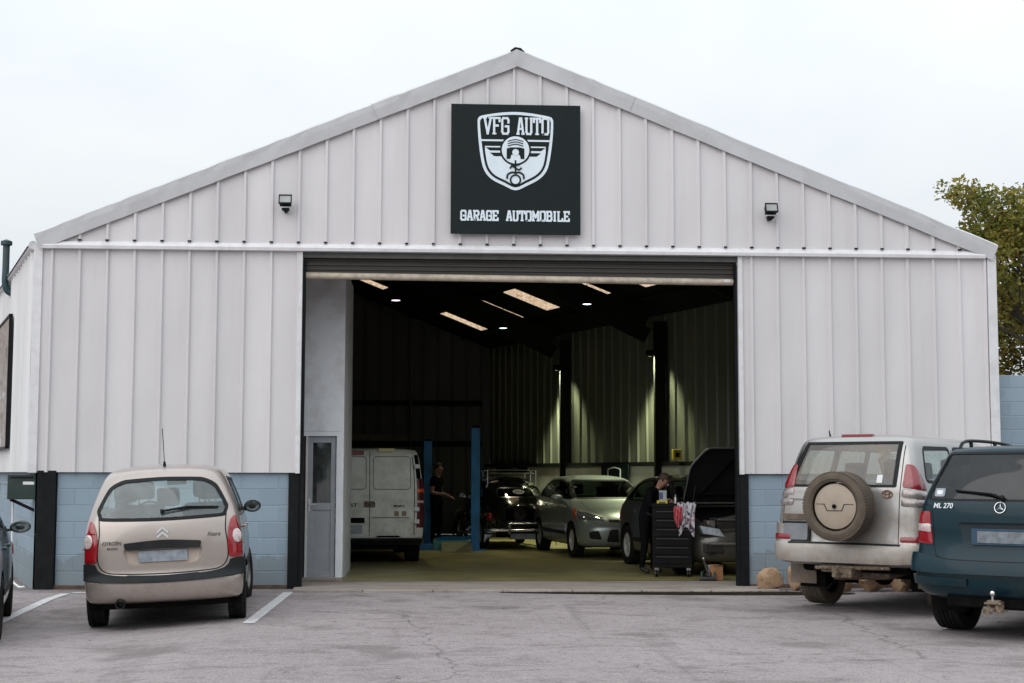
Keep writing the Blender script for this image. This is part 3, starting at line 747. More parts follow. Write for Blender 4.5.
CM['glass_clearish'] = glassmat('car_glass_clear', (.88, .97, .95), dirt=.24, dirtcol=(.42, .50, .50))
CM['glass_tint'] = glassmat('car_glass_tint', (.10, .13, .14), .6, dirt=.05, dirtcol=(.2, .22, .24))
CM['glass_dusty'] = glassmat('car_glass_dusty', (.50, .56, .54), dirt=.42, dirtcol=(.33, .27, .21))
CM['glass_int'] = glassmat('car_glass_int', (.25, .3, .28))

def wheel(root, x, y, r, w, side, tyre='tyre', style='slots', rimc='rim', z=None, steer=0):
    """side +1: outer face towards +x"""
    z = r if z is None else z
    T = Matrix.Translation((x, y, z)) @ Matrix.Rotation(R(steer), 4, 'Z') @ Matrix.Rotation(R(90) * side, 4, 'Y')   # local +z -> outward x
    ri = r * .64
    g = MB(); g.lathe([(.01, -w * .2), (ri * .9, -w * .2), (ri * .9, -w * .05), (.01, -w * .05)], 24, T)
    hub = g.build('wheel', CM['hub'], root, 30)
    g = MB(); hw = w / 2; sh = r * .035
    prof = [(ri * .98, -hw * .82), (ri * 1.06, -hw * .98), (r * .84, -hw * 1.04), (r * .95, -hw * .97), (r - sh * .35, -hw * .8)]
    for k in range(5):     # circumferential grooves
        c = (-.62 + .31 * k) * hw; prof += [(r, c - hw * .03 - .09 * hw), (r, c + .06 * hw)]
        if k < 4: prof += [(r - .009, c + .075 * hw), (r - .009, c + .175 * hw)]
    prof += [(r - sh * .35, hw * .8), (r * .95, hw * .97), (r * .84, hw * 1.04), (ri * 1.06, hw * .98), (ri * .98, hw * .82)]
    g.lathe(prof, 56, T)
    nb = 60
    for k in range(nb):    # tread blocks
        a = 2 * math.pi * k / nb
        for c0, c1 in ((-.98, -.72), (.72, .98)):
            Mx = T @ Matrix.Rotation(a, 4, 'Z'); g.box(r * .955, r * 1.001 if abs(c0 + c1) < 1 else r * .988, -math.pi * r / nb * .6, math.pi * r / nb * .6, c0 * hw, c1 * hw, M=Mx)
    g.build('tyre', CM[tyre], hub, 35)
    g = MB(); o = hw * .62
    g.lathe([(ri, -hw * .5), (ri * 1.0, hw * .80), (ri * .93, hw * .82), (ri * .90, o * .5), (ri * .90, -hw * .3)], 40, T)
    if style == 'slots':          # plastic wheel cover with slots
        g.lathe([(.004, o * 1.0), (ri * .3, o * 1.02), (ri * .55, o * .92)], 40, T)
        for k in range(8):
            a = 2 * math.pi * k / 8; Mx = T @ Matrix.Rotation(a, 4, 'Z')
            g.prism([(ri * .5, -ri * .12), (ri * .94, -ri * .22), (ri * .94, ri * .22), (ri * .5, ri * .12)], o * .72, o * .94, 'z', Mx)
    elif style == 'spokes':
        g.lathe([(.004, o), (ri * .2, o), (ri * .22, o * .6)], 24, T)
        for k in range(7):
            a = 2 * math.pi * k / 7; Mx = T @ Matrix.Rotation(a, 4, 'Z')
            g.prism([(ri * .12, -ri * .09), (ri * .94, -ri * .13), (ri * .94, ri * .13), (ri * .12, ri * .09)], o * .55, o * .92, 'z', Mx)
    else:
        g.lathe([(.004, o), (ri * .35, o * 1.1), (ri * .5, o * .6), (ri * .8, o * .5), (ri * .92, o * .8)], 32, T)
    g.build('rim', CM[rimc], hub, 35)
    return hub

def arch(car, y, r, side, zc=None, rear_floor=.18, wdt=.34, half=.87, lip=True, mat=None):
    """cut the wheel arch, add the dark liner and the lip"""
    zc = r if zc is None else zc; R_ = r * 1.17
    az = 90 * side; sg = side
    c = [(sg * (y + 0) + R_ * math.cos(t), zc + R_ * math.sin(t)) for t in np.linspace(0, np.pi, 19)]
    c += [(sg * y - R_, -.1), (sg * y + R_, -.1)]
    car.cut(c, az)
    g = MB(); ts = np.linspace(-.35, np.pi + .35, 19); rows = []
    for xx in (half - .03, half - wdt): rows.append([(sg * xx, y + R_ * math.cos(t), zc + R_ * math.sin(t)) for t in ts])
    g.sheet(rows); xx = half - wdt; g.add([(sg * xx, y, zc)] + rows[1], [(0, i + 1, i + 2) for i in range(len(ts) - 1)])
    g.build('wheel_arch_liner', CM['under'], car.root)

def seat(root, x, y, z, w=.5, h=.62, head=True, mat='cloth', lean=.18):
    g = MB(); g.box(x - w / 2, x + w / 2, y, y + .5, z - .14, z + .02, .05)
    M_ = Matrix.Translation((x, y + .04, z)) @ Matrix.Rotation(R(12), 4, 'X'); g.box(-w / 2, w / 2, -.07, .07, -.05, h, .06, M=M_)
    if head:
        g.box(-.13, .13, -.05, .05, h + .06, h + .26, .045, M=M_)
        for q in (-.06, .06): g.tube([M_ @ Vector((q, 0, h - .02)), M_ @ Vector((q, 0, h + .1))], .007, 6)
    g.build('seat', CM[mat], root, 50)

def mirror(car, side, y, z, hw, mat, glass='mirror', out=.13, hgt=.14, size=.2):
    g = MB(); x0 = side * hw; xc = side * (hw + out)
    g.ball((xc, y, z), 1, size * .52, .09, hgt * .52, 20); g.bar((x0 - side * .05, y + .02, z - .04), (xc, y + .02, z - .03), .05, .03)
    o = g.build('mirror', CM[mat] if isinstance(mat, str) else mat, car.root, 60)
    g = MB(); T = Matrix.Translation((xc, y - .075, z)) @ Matrix.Rotation(R(90), 4, 'X') @ Matrix.Diagonal((size * .42, hgt * .4, 1, 1))
    g.lathe([(1.0, -.01), (1.0, .004), (.001, .006)], 24, T); g.build('mirror_glass', CM[glass], o, 60)

def underside(root, y0, y1, hw, z=.2, h=.28, floor=.55):
    g = MB(); g.box(-hw, hw, y0, y1, z, z + h, .05); g.box(-hw + .02, hw - .02, y0 + .1, y1 - .9, floor - .08, floor)
    g.build('underbody', CM['under'], root)

def text_on(car, txt, a, b, size, az, mat, off=.006, label=None, bold=0, parent=None, shear=0):
    me = text_mesh(txt, size, .0015, bold); fr = Frame(az); l, n = car.hit(fr, a, b)
    u = fr.u; l0, _ = car.hit(fr, a - size, b); l1, _ = car.hit(fr, a + size, b); u = (l1 - l0).normalized(); v = (fr.v - n * fr.v.dot(n)).normalized(); u = v.cross(n).normalized()
    if u.dot(fr.u) < 0: u = -u
    for w in me.vertices:
        c = w.co; w.co = l + u * (c.x + shear * c.y) + v * (c.y - size * .33) + n * (off + c.z)
    return mobj('lettering', me, mat, parent or car.root, label=label)

def place_on(car, a, b, az, off=0):
    """matrix whose z is the outward normal, y up, x right on the body"""
    fr = Frame(az); l, n = car.hit(fr, a, b, off); v = (fr.v - n * fr.v.dot(n)).normalized(); u = v.cross(n).normalized()
    return Matrix(((u.x, v.x, n.x, l.x), (u.y, v.y, n.y, l.y), (u.z, v.z, n.z, l.z), (0, 0, 0, 1)))

def wiper(car, pts, az, parent=None, w=.016, name='wiper'):
    fr = Frame(az); g = MB()
    P3 = [car.hit(fr, a, b, o)[0] for a, b, o in pts]
    g.tube([P3[0], P3[1]], .012, 6); g.tube([P3[1], P3[2]], .008, 6)
    l = car.hit(fr, pts[2][0], pts[2][1], .012)[0]; l2 = car.hit(fr, pts[1][0] * .6 + pts[0][0] * .4, pts[1][1] - .0, .012)[0]
    g.tube([l2, l], .009, 6); g.ball(P3[0], .025, seg=10)
    return g.build(name, CM['rubber'], parent or car.root)
# ------------------------------------------------------------------ beige minivan in the left bay
def heading(h): return R(-h)     # clockwise compass heading -> blender z rotation
def make_minivan():
    c = thing('minivan', 'beige champagne minivan seen from behind, double chevron badge, in front of the blue wall', 'car', (-3.965, -4.78, -.06), heading(-5.6), rx=R(-.4), ry=R(-2.6)); c.scale = (.965, 1, 1.05); W = Wrap(1.1)
    P = paint('champagne_paint', (.40, .345, .31), .28, .5, (.20, .15, .11), .3, (.15, .85), coat=.7)
    #        yr   zr    yf    zf   w    n   cr   cf
    rows = [(.20, .245, 4.10, .20, .78, 3.0, .30, .5),
            (.07, .27, 4.20, .27, .835, 3.0, .30, .5),
            (.02, .33, 4.25, .38, .862, 3.1, .30, .55),
            (.0, .46, 4.27, .52, .872, 3.2, .28, .55),
            (.055, .535, 4.24, .64, .874, 3.2, .27, .6),
            (.065, .70, 4.16, .75, .872, 3.2, .27, .6),
            (.075, .86, 3.95, .86, .866, 3.2, .27, .6),
            (.095, 1.00, 3.62, .98, .852, 3.1, .28, .55),
            (.125, 1.09, 3.36, 1.09, .835, 3.1, .30, .5),
            (.20, 1.24, 3.02, 1.26, .785, 3.0, .32, .45),
            (.30, 1.41, 2.68, 1.43, .715, 2.9, .34, .40),
            (.385, 1.52, 2.42, 1.53, .655, 2.8, .36, .38),
            (.46, 1.575, 2.25, 1.58, .59, 2.6, .38, .38),
            (.62, 1.612, 2.05, 1.612, .46, 2.4, .35, .35),
            (.95, 1.635, 1.85, 1.632, .25, 2.2, .25, .25),
            (1.3, 1.642, 1.6, 1.640, .05, 2.0, .1, .1)]
    car = Car(c, *ringbody(rows))
    win = rpoly([(-.70, 1.17, .10), (-.575, 1.40, .14), (-.44, 1.465, .15), (0, 1.485, .3), (.44, 1.465, .15), (.575, 1.40, .14), (.70, 1.17, .10), (.655, 1.09, .07), (0, 1.068, .3), (-.655, 1.09, .07)], .08)
    car.cut(win, 0)
    g = car.panel('rear_window', win, 0, CM['glass_clearish'], off=-.006, skirt=0)
    car.ribbon('window_seal', [win[i] for i in range(0, len(win), 2)], 0, .034, CM['rubber'], off=.003, closed=True, k=3, parent=g)
    # demister shade band at the foot of the glass
    for side in (1, -1):
        az = 90 * side
        sw = rpoly([(side * .46, 1.13), (side * 3.02, 1.11), (side * 2.40, 1.46), (side * .78, 1.47)], .07); sw = sw if side == 1 else sw[::-1]
        car.cut(sw, az); gg = car.panel('side_window', sw, az, CM['glass_clearish'], off=-.006, skirt=0)
        car.ribbon('window_seal', sw, az, .03, CM['rubber'], off=.002, closed=True, sm=False, parent=gg)
        car.ribbon('window_pillar', [(side * 1.12, 1.11), (side * 1.14, 1.49)], az, .07, CM['plastic'], off=.0, parent=gg); car.ribbon('window_pillar', [(side * 2.05, 1.11), (side * 1.98, 1.49)], az, .06, CM['plastic'], off=.0, parent=gg)
        for pts in ([(side * 1.1, .30), (side * 1.08, .8), (side * 1.1, 1.1)], [(side * 2.04, .26), (side * 2.06, 1.1)], [(side * 3.1, .3), (side * 3.12, .7), (side * 3.04, 1.06)]): car.ribbon('door_seam', pts, az, .011, CM['rubber'], off=.0015)
        car.ribbon('side_moulding', [(side * 1.0, .56), (side * 3.2, .55)], az, .07, CM['plastic'], off=.014, skirt=.016)
        for yy in (1.22, 2.18): car.panel('door_handle', rect(side * yy - .07, side * yy + .07, .93, .96, .012), az, P, off=.028, skirt=.028)
        arch(car, .71, .315, side, half=.855); arch(car, 3.47, .315, side, half=.855)
    ws = rpoly([(-.66, 1.14), (.66, 1.14), (.50, 1.50), (-.50, 1.50)], .08); car.cut(ws, 180); car.panel('windscreen', ws, 180, CM['glass_clearish'], off=-.006, skirt=0)
    # bumper rubbing strip
    half = [('y', .52, .635), ('y', .25, .655), ('x', .73, .65), ('x', .70, .60), ('x', .62, .555), ('x', .45, .53), ('x', .2, .517)]
    low = [('y', .52, .50), ('y', .25, .492), ('x', .75, .480), ('x', .5, .462), ('x', .2, .452)]
    L = lambda q, sd: [(W.to2(car.hit(Frame(0), p[1] * sd, p[2])[0] if p[0] == 'x' else car.hit(Frame(90 * sd), sd * p[1], p[2])[0])[0], p[2]) for p in q]
    st = L(half, -1) + [(0, .512)] + L(half, 1)[::-1] + L(low, 1) + [(0, .450)] + L(low, -1)[::-1]
    st = catmull(st, 3, True); car.panel('bumper_strip', st, W, CM['plastic'], off=.016, skirt=.024, h=.02)
    # tailgate seam
    car.ribbon('tailgate_seam', [(-.685, 1.13), (-.675, .95), (-.695, .80), (-.69, .66), (-.62, .575), (-.45, .548), (0, .536), (.45, .548), (.62, .575), (.69, .66), (.695, .80), (.675, .95), (.685, 1.13)], 0, .012, CM['rubber'], off=.0015)
    car.ribbon('crease_shadow', [(-.60, .985), (-.3, 1.0), (0, 1.008), (.3, 1.0), (.60, .985)], 0, .010, CM['plastic'], off=-.001)  # dark ribbon stands in for the shadow line of the crease
    # plate recess, trim and plate
    P2 = pbr('champagne_shadow_recess', (.43, .355, .305), .5, .3, var=.04)
    rec = rpoly([(-.43, .80), (.43, .80), (.40, .655), (.30, .625), (-.30, .625), (-.40, .655)], .05); car.cut(rec, 0)
    fr = Frame(0); gr = MB(); ring = []
    for q, dy in ((1, 0), (.93, .03), (.9, .035)):
        ring.append([car.hit(fr, a * q, .71 + (b - .71) * q)[0] + Vector((0, dy, 0)) for a, b in rec])
    for i in range(2): gr.sheet([ring[i] + [ring[i][0]], ring[i + 1] + [ring[i + 1][0]]])
    cen = Vector((0, ring[2][0].y, .71)); gr.add(ring[2] + [cen], [(i, (i + 1) % len(rec), len(rec)) for i in range(len(rec))]); gr.build('plate_recess', P2, c)
    car.panel('tailgate_handle', rpoly([(-.415, .845, .02), (0, .875, .3), (.415, .845, .02), (.40, .775, .03), (0, .79, .3), (-.40, .775, .03)], .03), 0, CM['plastic'], off=.02, skirt=.04)
    g = MB(); g.box(-.26, .26, .078, .086, .655, .765, .003); pl = g.build('number_plate', CM['plate_blur'], c)
    # badge: double chevron
    g = MB()
    for dz in (0, .048): g.prism([(-.062, .905 + dz), (0, .955 + dz), (.062, .905 + dz), (.062, .880 + dz), (0, .927 + dz), (-.062, .880 + dz)], -.012, .0)
    o = g.build('chevron_badge', CM['silver'], c); o.location = (0, car.hit(fr, 0, .92)[0].y + .002, 0)
    text_on(car, 'CITROËN', -.545, .852, .050, 0, CM['hub'], shear=.1); text_on(car, 'Xsara', .545, .905, .062, 0, CM['hub'], shear=.25)
    text_on(car, 'PICASSO', -.535, .80, .030, 0, CM['hub'])
    for side in (1, -1):
        lt = car.wp(W, [('x', .705, .665, .02), ('y', .24, .660, .02), ('y', .26, .90, .05), ('y', .24, 1.03, .05), ('x', .78, 1.085, .06), ('x', .735, 1.06, .05), ('x', .705, .97, .1), ('x', .69, .85, .1)], side)
        l = car.panel('tail_light', lt, W, CM['red'], off=.010, skirt=.03, h=.016, dome=.012)
        for zz in (.80, .95): car.ribbon('lamp_division', [(side * .715, zz), (side * .845, zz)], 0, .010, CM['darkred'], off=.026, sm=False, parent=l)
        T = place_on(car, side * .785, .875, 0, .016); T2 = T @ Matrix.Diagonal((.055, .07, 1, 1)); g = MB(); g.lathe([(1, 0), (1, .012), (.7, .018), (.05, .02)], 24, T2); g.build('reversing_lens', CM['clear'], l, 60)
        mirror(car, side, 2.95, 1.13, .86, 'plastic', out=.07, hgt=.14, size=.21)
        hl = rpoly([(side * .55, .72), (side * .80, .74), (side * .84, .88), (side * .60, .86)], .03); hl = [(-a, b) for a, b in hl]; car.panel('headlight', hl, 180, CM['lamp'], off=.01)
        for yy, nm in ((.71, 'wheel'), (3.47, 'wheel')): wheel(c, side * .765, yy, .315, .19, side, steer=-8 if yy > 2 else 0)
    wiper(car, [(-.0, 1.14, .03), (.28, 1.175, .03), (.60, 1.165, .02)], 0)
    g = MB(); g.tube([(0, .62, 1.60), (0, .615, 1.66)], [.022, .012], 8); g.tube([(0, .615, 1.65), (-.012, .58, 2.0)], .0045, 6); g.build('aerial', CM['rubber'], c)
    g = MB(); T = Matrix.Translation((-.46, .06, .255)) @ Matrix.Rotation(R(90), 4, 'X'); g.lathe([(.052, .02), (.052, -.25), (.040, -.25), (.040, .02), (.052, .02)], 20, T); g.tube([(-.46, .1, .255), (-.46, .9, .3)], .03, 8); g.build('exhaust', CM['plastic'], c, 40)
    underside(c, .22, 4.0, .70, .19, .2, .50)
    for x in (-.36, .36): seat(c, x, 2.15, .72, .5, .50)
    for x in (-.48, .0, .48): seat(c, x, 1.15, .72, .44, .48 if x else .42)
    g = MB(); T = Matrix.Translation((.0, .9, .9)); g.box(-.75, .75, 3.0, 3.35, .8, 1.06, .06); g.build('dashboard', CM['cabin'], c)
    g = MB(); T = Matrix.Translation((-.36, 2.8, 1.08)) @ Matrix.Rotation(R(60), 4, 'X'); g.tube([T @ Vector((.18 * math.cos(t), .18 * math.sin(t), 0)) for t in np.linspace(0, 2 * math.pi, 20)[:-1]], .015, 6, closed=True); g.build('steering_wheel', CM['cabin'], c)
    g = MB(); g.box(-.12, .12, 2.62, 2.66, 1.42, 1.50, .01); g.build('rear_view_mirror', CM['cabin'], c)
    g = MB(); g.box(-.60, .60, .35, 1.0, .88, .90, .01); g.build('parcel_shelf', CM['cloth'], c)
    car.panel('fuel_flap', rect(.62, .80, .80, .98, .03), 90, P, off=.002, skirt=.001) if False else None
    car.finish(P)
make_minivan()
# ------------------------------------------------------------------ silver off-road car with the spare wheel on its rear door
def make_silver_suv():
    c = thing('off_road_car', 'muddy silver off-road car with the spare wheel on its rear door', 'car', (3.43, -4.02, 0), heading(42))
    P = paint('silver_paint_muddy', (.385, .375, .365), .32, .55, (.25, .18, .12), .62, (.35, 1.7), coat=.4)
    Pl = paint('silver_lower_muddy', (.42, .39, .36), .45, .3, (.24, .165, .11), .65, (.45, .85), coat=.2)
    W = Wrap(1.3); rows = [(.20, .52, 4.50, .42, .78, 3.5, .22, .4),
            (.05, .55, 4.62, .48, .87, 3.5, .22, .45),
            (.02, .62, 4.66, .60, .90, 3.6, .22, .5),
            (.03, .74, 4.66, .74, .905, 3.8, .20, .5),
            (.07, .80, 4.62, .84, .90, 4.2, .16, .5),
            (.09, .98, 4.55, .98, .90, 4.2, .16, .5),
            (.10, 1.15, 4.35, 1.08, .885, 4.2, .16, .5),
            (.12, 1.32, 3.75, 1.20, .86, 4.2, .17, .45),
            (.135, 1.40, 3.35, 1.30, .845, 4.2, .17, .4),
            (.19, 1.56, 3.05, 1.50, .80, 4.2, .18, .35),
            (.27, 1.775, 2.80, 1.70, .745, 4.2, .18, .32),
            (.33, 1.905, 2.60, 1.87, .705, 4.0, .18, .3),
            (.38, 1.965, 2.45, 1.94, .66, 3.5, .18, .3),
            (.46, 1.995, 2.30, 1.975, .56, 3, .2, .3),
            (.8, 2.02, 2.0, 2.0, .3, 2.5, .2, .2),
            (1.2, 2.025, 1.6, 2.01, .05, 2, .1, .1)]
    car = Car(c, *ringbody(rows, bar=.02))
    win = rpoly([(-.775, 1.41), (.60, 1.41), (.60, 1.93), (-.60, 1.93)], .035); car.cut(win, 0)
    gl = car.panel('rear_window', win, 0, CM['glass_dusty'], off=-.004, skirt=0)
    # dark printed surround of the glass
    o = rpoly([(-.775, 1.41), (.60, 1.41), (.60, 1.865), (-.62, 1.865)], .03)
    for a, b, w in (((-.745, 1.43), (-.59, 1.915), .08), ((.575, 1.42), (.575, 1.92), .05), ((-.76, 1.425), (.59, 1.425), .03), ((-.60, 1.915), (.59, 1.915), .03)): car.ribbon('glass_border', [a, b], 0, w, CM['rubber'], off=.002, sm=False, parent=gl)
    o = MB(); g = None
    car.panel('window_sticker', rect(.36, .425, 1.46, 1.55, .005), 0, CM['white'], off=.003, skirt=.001, parent=gl)
    for side in (1, -1):
        az = 90 * side
        f1 = lambda pts: (rpoly([(side * a, b) for a, b in pts], .06) if side == 1 else rpoly([(side * a, b) for a, b in pts], .06)[::-1])
        for pts in ([(.48, 1.48), (1.30, 1.42), (1.34, 1.86), (.62, 1.86)], [(1.42, 1.42), (2.22, 1.38), (2.18, 1.86), (1.46, 1.86)], [(2.30, 1.38), (3.15, 1.34), (2.72, 1.84), (2.27, 1.86)]):
            w = f1(pts); car.cut(w, az); q = car.panel('side_window', w, az, CM['glass'], off=-.006, skirt=0); car.ribbon('window_seal', w, az, .035, CM['rubber'], off=.002, closed=True, sm=False, parent=q)
        for pts in ([(side * 1.38, .55), (side * 1.40, 1.84)], [(side * 2.26, .5), (side * 2.26, 1.84)], [(side * 3.2, .5), (side * 3.25, 1.34)]): car.ribbon('door_seam', pts, az, .009, CM['rubber'], off=.001)
        for yy in (1.5, 2.38): car.panel('door_handle', rect(side * yy - .09, side * yy + .09, 1.18, 1.22, .015), az, P, off=.03, skirt=.03)
        arch(car, 1.08, .385, side, half=.89, wdt=.36); arch(car, 3.87, .385, side, half=.89, wdt=.36)
        for yy in (1.08, 3.87):
            R_ = .385 * 1.2; car.ribbon('arch_flare', [(side * yy + R_ * math.cos(t), .385 + R_ * math.sin(t)) for t in np.linspace(.1, math.pi - .1, 14)], az, .07, Pl, off=.02, skirt=.03)
            wheel(c, side * .79, yy, .385, .26, side, 'tyre_muddy', 'spokes')
        car.ribbon('side_step', [(side * 1.65, .48), (side * 3.3, .48)], az, .09, CM['plastic'], off=.05, skirt=.06)
        mirror(car, side, 3.0, 1.38, .85, P, out=.14, hgt=.2, size=.22)
        # tail light: red over clear
        def tl(nm, pts, m, parent=None, dm=.014, off=.008, h=.018): return car.panel(nm, car.wp(W, pts, side), W, m, off=off, skirt=.025, h=h, dome=dm, parent=parent)
        l = tl('tail_light', [('x', .665, 1.41), ('y', .42, 1.37), ('y', .40, 1.46), ('y', .36, 1.57), ('x', .74, 1.66), ('x', .665, 1.67)], CM['darkred'])
        tl('indicator_lens', [('x', .665, 1.30), ('y', .44, 1.27), ('y', .43, 1.355), ('x', .665, 1.40)], CM['lens_dull'], l); tl('indicator_lens', [('x', .665, 1.20), ('y', .42, 1.19), ('y', .44, 1.26), ('x', .665, 1.29)], CM['lens_dull'], l)
        tl('bumper_corner', [('x', .66, .77), ('y', .62, .77), ('y', .60, .93), ('y', .3, 1.0), ('x', .66, .975)], P, dm=0, off=.035)
        tl('reflector', [('x', .67, .79), ('y', .24, .80), ('y', .24, .87), ('x', .67, .865)], CM['darkred'], dm=.004, off=.042)
        hl = [(-side * .52, .92), (-side * .84, .92), (-side * .86, 1.04), (-side * .55, 1.06)]; hl = hl if side == -1 else hl[::-1]; car.panel('headlight', rpoly(hl, .03), 180, CM['lamp'], off=.01)
    ws = rpoly([(-.70, 1.36), (.70, 1.36), (.60, 1.85), (-.60, 1.85)], .08); car.cut(ws, 180); car.panel('windscreen', ws, 180, CM['glass_clearish'], off=-.006, skirt=0)
    car.panel('grille', rect(-.42, .42, .90, 1.05, .03), 180, CM['chrome'], off=.015)
    # rear door seams
    car.ribbon('rear_door_seam', [(-.79, 1.42), (-.80, 1.0), (-.80, .78), (.64, .78), (.645, 1.42), (.63, 1.88)], 0, .010, CM['rubber'], off=.001, sm=False)
    L = lambda q, sd: [(W.to2(car.hit(Frame(0), p[1] * sd, p[2])[0] if p[0] == 'x' else car.hit(Frame(90 * sd), sd * p[1], p[2])[0])[0], p[2]) for p in q]
    up = [('y', .60, .77), ('y', .25, .77), ('x', .6, .765)]; lo = [('y', .60, .66), ('y', .3, .60), ('x', .6, .575)]
    car.panel('rear_bumper', rpoly(L(up, -1) + L(up, 1)[::-1] + L(lo, 1) + L(lo, -1)[::-1], .02), W, Pl, off=.045, skirt=.06)
    car.ribbon('bumper_step', [(-.68, .752), (.68, .752)], 0, .02, CM['plastic'], off=.05)
    car.panel('number_plate_holder', rect(-.79, -.425, .775, 1.015, .02), 0, CM['plastic'], off=.03, skirt=.04)
    car.panel('number_plate', rect(-.765, -.45, .80, .99, .01), 0, pbr('grey_plate_blur', (.18, .19, .205), .5, var=.12, vscale=8), off=.037, skirt=.01)
    car.panel('plate_lamp_bar', rect(-.785, -.42, 1.035, 1.10, .012), 0, pbr('mud_brown', (.13, .095, .07), .8, var=.3), off=.035, skirt=.04)
    car.panel('door_handle', rpoly([(-.72, 1.27), (-.50, 1.27), (-.50, 1.31), (-.72, 1.31)], .015), 0, P, off=.03, skirt=.035)
    car.panel('handle_recess', rect(-.74, -.48, 1.255, 1.335, .03), 0, Pl, off=.003, skirt=.004)
    # emblem: crossing ovals in a ring
    T = place_on(car, .50, 1.335, 0, .006); g = MB()
    for ax, ay, cy in ((.062, .042, 0), (.028, .040, 0), (.040, .016, .016)): g.tube([T @ Vector((ax * math.cos(t), ay * math.sin(t) + cy, .006)) for t in np.linspace(0, 2 * math.pi, 25)[:-1]], .0055, 6, closed=True)
    g.build('oval_emblem', pbr('emblem_bronze', (.25, .15, .10), .4, .6), c)
    # high stop lamp and spoiler lip
    g = MB(); g.box(-.19, .19, .42, .50, 1.985, 2.02, .01); g.build('stop_light', CM['darkred'], c)
    g = MB(); g.tube([(-.42, .6, 2.0), (-.42, .57, 2.07)], [.012, .006], 6); g.build('aerial_base', CM['rubber'], c)
    # spare wheel on a carrier
    sw = MB(); sx, sz, r, w = .07, 1.20, .385, .26; yb = -.20
    T = Matrix.Translation((sx, yb, sz)) @ Matrix.Rotation(R(90), 4, 'X')
    hub = MB().lathe([(.01, -.10), (.12, -.10), (.12, -.2), (.01, -.2)], 20, T).build('spare_wheel', CM['under'], c, 30)
    g = MB(); hw = w / 2; ri = .272
    prof = [(ri, -hw * .8), (r * .84, -hw * 1.02), (r * .95, -hw * .95)]
    for k in range(6):
        a = (-.80 + .28 * k) * hw; prof += [(r, a), (r, a + .16 * hw), (r - .012, a + .18 * hw), (r - .012, a + .26 * hw)]
    prof += [(r * .985, hw * .86), (r * .95, hw * .95), (r * .90, hw * 1.02), (r * .80, hw * 1.045), (ri * 1.09, hw * .97), (ri * 1.02, hw * .90), (ri, hw * .70)]
    g.lathe(prof, 72, T)
    for k in range(72):
        Mx = T @ Matrix.Rotation(2 * math.pi * k / 72, 4, 'Z')
        for c0, c1 in ((-.99, -.62), (.62, .94)): g.box(r * .95, r * 1.006 if c0 < 0 else r * 1.002, -.011, .011, c0 * hw, c1 * hw, M=Mx)
    g.build('tyre', CM['tyre_muddy'], hub, 35)
    g = MB(); Pc = pbr('spare_cover', (.40, .33, .265), .5, .15, var=.06, vscale=3, dirt=(.30, .235, .175), dirtamt=.35, dirtscale=3, bump=.03, bscale=20)
    g.lathe([(.012, hw * .80), (.07, hw * .86), (.19, hw * .80), (.250, hw * .68), (.258, hw * .4), (.258, 0)], 56, T); cv = g.build('wheel_cover', Pc, hub, 50)
    g = MB(); f = T @ Matrix.Translation((0, 0, hw * .885))
    pts = [(-.225, .025), (-.12, .025), (-.09, -.045), (.09, -.045), (.12, .025), (.225, .025)]
    for a, b in zip(pts[:-1], pts[1:]):
        za = .004 - a[0] ** 2 * .45; zb = .004 - b[0] ** 2 * .45
        g.bar(f @ Vector((a[0], a[1], za)), f @ Vector((b[0], b[1], zb)), .007, .007)
    g.build('cover_seam', CM['hub'], hub)
    g = MB(); g.lathe([(.024, hw * .8), (.024, hw * .93), (.014, hw * .93), (.012, hw * .8)], 20, T); g.build('lock', CM['rubber'], hub)
    g = MB(); g.box(-.05, .25, -.12, .12, 1.05, 1.35, .02); g.build('spare_carrier', CM['under'], c)
    # under the tail: hitch, exhaust, mud flap
    underside(c, .3, 4.4, .66, .44, .26, .8)
    g = MB(); g.box(-.12, .12, -.02, .25, .40, .50, .01); g.tube([(-.02, .05, .44), (-.02, -.07, .44), (-.02, -.09, .47)], .022, 8); g.ball((-.02, -.09, .51), .027); g.box(-.30, .05, .05, .22, .45, .54, .03); g.tube([(-.34, .02, .50), (.55, .05, .52)], .022, 8); g.build('tow_hitch', CM['rust'], c, 30)
    g = MB(); g.tube([(.36, 1.2, .5), (.30, .5, .45), (-.30, .42, .43)], .09, 14); g.build('silencer', CM['rust'], c, 40)
    for side in (1, -1): MB().box(side * .80 - .17, side * .80 + .17, .60, .62, .27, .56, .006).build('mud_flap', pbr('mud_flap', (.12, .10, .085), .85, dirt=(.26, .19, .14), dirtamt=.6), c)
    g = MB(); g.tube([(-.7, 1.08, .385), (.7, 1.08, .385)], .05, 10); g.ball((0.0, 1.08, .385), .13); g.build('rear_axle', CM['under'], c)
    for x in (-.38, .38): seat(c, x, 2.35, .95, .52, .55)
    for x in (-.42, .42): seat(c, x, 1.35, .95, .50, .50)
    MB().box(-.72, .72, 3.1, 3.4, 1.0, 1.33, .06).build('dashboard', CM['cabin'], c)
    for side in (1, -1):
        g = MB(); g.tube([(side * .58, .75, 1.95), (side * .60, .85, 2.0), (side * .60, 2.1, 1.99), (side * .57, 2.25, 1.93)], .016, 8); g.build('roof_rail', CM['rim'], c, 40) if False else None
    car.finish(P)
make_silver_suv()

